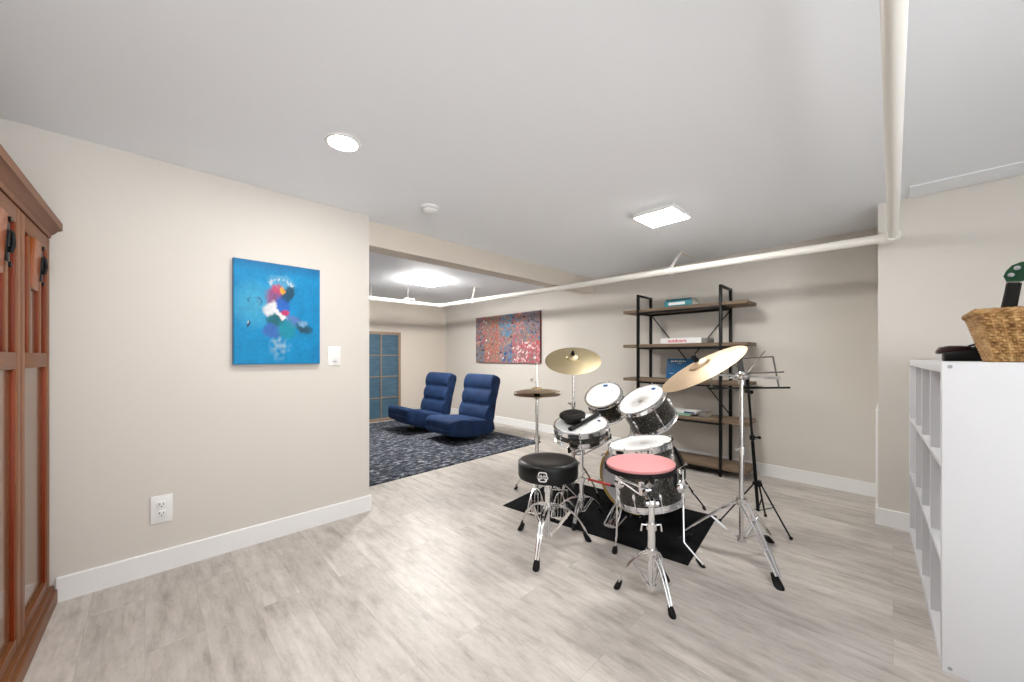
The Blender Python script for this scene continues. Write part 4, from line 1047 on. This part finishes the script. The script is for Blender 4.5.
mb = MB(); mb.cyl(p0, GT+bd_*.18, .0055, seg=12); t.part('boom_arm', mb, M['chrome'])
mb = MB(); mb.cyl(GT+bd_*.18, p1, .010, seg=14); t.part('counterweight', mb, M['chrome'])
mb = MB(); mb.sphere(p0, .016, 12); mb.cyl(p0, RC+RN*.082, .004, seg=8); mb.cyl(RC-RN*.01, RC+RN*.03, .012, seg=12); t.part('tilter', mb, M['steel'])
mb = MB(); mb.cyl(RC+RN*.050, RC+RN*.066, .014, seg=14); mb.cyl(RC+RN*.066, RC+RN*.088, .012, seg=10); mb.box(-.020, .020, -.004, .004, -.007, .007, .003, Matrix.Translation(RC+RN*.080)); t.part('wing_nut', mb, M['rubber'])
mb = MB(); mb.cyl(GC+V((0, 0, .285)), GC+V((0, 0, .32)), .028, seg=18); t.part('leg_hub', mb, M['steel']); t.part('stay_collar', MB().cyl(GC+V((0, 0, .075)), GC+V((0, 0, .10)), .024, seg=18), M['steel'])
tripod_legs(t, GC, [(2.369, .915), (2.204, .385), (2.718, .522)], .30, .024, .09, .0072, .017, .42, .54, 0, fr=.021, fl=.065, stay_at=.5)

# --- music stand
MC = V((2.92, .632, 0))
t = T('music_stand', 'black folding wire music stand behind the chrome boom stand', 'music stand', (MC.x, MC.y, 0))
mtop = V((2.848, .676, 1.01)); pd = (mtop-V((2.92, .632, .12)))
mb = MB(); mb.cyl((2.922, .631, .10), lerp((2.92, .632, .12), mtop, .5), .0105, seg=14); mb.cyl(lerp((2.92, .632, .12), mtop, .45), mtop, .0075, seg=14); t.part('pole', mb, M['blackmetal'])
kp = lerp((2.92, .632, .12), mtop, .53); mb = MB(); mb.cyl(kp-V((0, 0, .015)), kp+V((0, 0, .015)), .016, seg=14); mb.cyl(kp, kp+V((.03, -.03, 0)), .006, seg=8); mb.sphere(kp+V((.033, -.033, 0)), .011, 10); t.part('height_clamp', mb, M['blackmetal'])
hb = V((2.918, .632, .285)); mb = MB(); mb.cyl(hb-V((0, 0, .018)), hb+V((0, 0, .018)), .021, seg=16)
for q in (0, 2.1, 4.2): mb.sphere(hb+V((math.cos(q)*.022, math.sin(q)*.022, 0)), .011, 10)
t.part('leg_hub', mb, M['blackmetal'])
for f in ((2.839, .44), (2.802, .827), (3.118, .629)):
    f = V((*f, .010)); d = V((f.x-MC.x, f.y-MC.y, 0)).normalized(); p0 = hb+d*.02
    mb = MB(); mb.tube([p0, f], .0062, 8, .0045); leg = t.part('leg', mb, M['blackmetal'])
    mb = MB(); mb.tube([lerp(p0, f, .45), V((2.921, .632, .105))+d*.008], .0045, 8, .003); t.part('stay', mb, M['blackmetal'], leg)
    mb = MB(); mb.sphere(V((f.x, f.y, .011)), .011, 10); t.part('rubber_foot', mb, M['rubber'], leg)
# desk: s runs to the right as seen from the kit, lying back a little
ds = V((.70, -.714, 0)).normalized(); dn = V((.714, .70, 0)); du = (V((0, 0, 1))+dn*.28).normalized(); PX = 2.40/374
def dk(x, y, e=0): return V((2.842, .674, .925))+ds*x*PX+du*y*PX*1.03-dn*e
mb = MB(); mb.tube([dk(-40, -1), dk(43, 0)], .0065, 8); mb.tube([dk(-8, 1, .03), dk(12, 1, .03)], .004, 6); mb.tube([dk(-8, 0), dk(-8, 1, .03)], .004, 6); mb.tube([dk(12, 0), dk(12, 1, .03)], .004, 6); t.part('ledge', mb, M['blackmetal'])
mb = MB(); mb.tube([dk(-36, 13), dk(40, 16)], .0048, 8); t.part('cross_bar', mb, M['gunmetal'])
mb = MB(); mb.tube([dk(32, -1), dk(32, 32)], .0055, 8); mb.tube([dk(-7, 30), dk(32, 32)], .0045, 8); t.part('right_frame', mb, M['gunmetal'])
mb = MB(); mb.tube([dk(-36, -2), dk(-36, 16)], .0050, 8); t.part('left_frame', mb, M['gunmetal'])
mb = MB(); mb.tube([dk(1, 14, .006), dk(24, 38, .006)], .0048, 8, .003); t.part('folding_arm', mb, M['gunmetal'])
mb = MB(); mb.tube([dk(-1, 14, .006), dk(-13, 27, .006)], .0048, 8, .003); t.part('folding_arm', mb, M['gunmetal'])
mb = MB(); mb.rings([[dk(x, y, e) for x, e in ((-6.5, .004), (-.5, .004), (-.5, -.004), (-6.5, -.004))] for y in (-3, 31)]); t.part('centre_plate', mb, M['gunmetal'], ang=20)
mb = MB(); mb.cyl(dk(-1, -4, -.01), dk(-1, -4, .05), .012, seg=12); mb.cyl(mtop-V((0, 0, .10)), mtop+V((0, 0, .004)), .0115, seg=12); t.part('desk_joint', mb, M['blackmetal'])

# --- bass drum pedals and the red rod
t = T('bass_pedal', 'chrome bass drum pedal with openwork footboard left of the floor tom legs', 'drum pedal', (2.25, 1.30, MATZ))
h, e, d, s = pedal(t, (2.178, 1.300), (2.400, 1.335), .085, zt=.14, ribs=4)
mb = MB()
for q in (-1, 1): mb.tube([V((2.42, 1.335+q*.055, MATZ)), V((2.425, 1.335+q*.05, .20))], .008, 8)
mb.cyl((2.425, 1.275, .20), (2.425, 1.395, .20), .008, seg=10); t.part('frame', mb, M['steel'])
mb = MB(); mb.tube([(2.425, 1.335, .20), (2.40, 1.33, .34)], .004, 8); mb.cyl((2.385, 1.327, .335), (2.43, 1.337, .345), .022, seg=14); t.part('beater', mb, M['rubber'])
t = T('bass_pedal', 'second chrome openwork drum pedal under the right side of the stool', 'drum pedal', (2.12, 1.67, MATZ))
pedal(t, (2.035, 1.610), (2.20, 1.735), .11, zt=.115, ribs=5)
mb = MB()
for q in (-1, 1): mb.tube([V((2.215-q*.035, 1.747+q*.045, MATZ)), V((2.215-q*.035, 1.747+q*.045, .13))], .007, 8)
mb.cyl((2.25, 1.70, .13), (2.18, 1.795, .13), .007, seg=10); t.part('frame', mb, M['steel'])
A_, B_ = V((2.165, 1.462, .290)), V((2.243, 1.300, .262))
t = T('drumstick', 'red drumstick with a dark tip wedged between snare stand and floor tom', 'drumstick', A_)
t.part('shaft', MB().tube([A_, lerp(A_, B_, .5), B_], .0085, 12), M['red'])
mb = MB(); dd = (B_-A_).normalized(); mb.tube([B_-dd*.03, B_+dd*.02], .0092, 12); t.part('tip', mb, M['rubber'])

# ------------------------------------------------------------------ camera, world, view
cam = bpy.data.cameras.new('camera'); co = bpy.data.objects.new('camera', cam); C.objects.link(co)
co.location = (0, 0, CAMZ); co.rotation_euler = (PI/2, 0, math.radians(45.53-90))
cam.sensor_width = 36; cam.lens = 374/1024*36; cam.shift_y = 15.5/1024; cam.clip_start = .02
bpy.context.scene.camera = co
w = bpy.data.worlds.new('world'); bpy.context.scene.world = w; w.use_nodes = True
nt = w.node_tree; tc = nt.nodes.new('ShaderNodeTexCoord'); sp = nt.nodes.new('ShaderNodeSeparateXYZ'); rp = nt.nodes.new('ShaderNodeValToRGB')
mr = nt.nodes.new('ShaderNodeMapRange'); mr.inputs[1].default_value = -1; mr.inputs[2].default_value = 1
nt.links.new(tc.outputs['Generated'], sp.inputs[0]); nt.links.new(sp.outputs[2], mr.inputs[0]); nt.links.new(mr.outputs[0], rp.inputs[0])
# invented outdoor glow, brighter below the horizon to lift the ceiling, dimmer above
e = rp.color_ramp.elements; e[0].position = .47; e[0].color = (.95, .98, 1.02, 1); e[1].position = .53; e[1].color = (.20, .215, .235, 1)
nt.links.new(rp.outputs[0], nt.nodes['Background'].inputs[0]); nt.nodes['Background'].inputs[1].default_value = 7.4
vs = bpy.context.scene.view_settings
vs.view_transform = 'Standard'; vs.look = 'None'; vs.gamma = 1; vs.use_curve_mapping = False; vs.exposure = 0.88
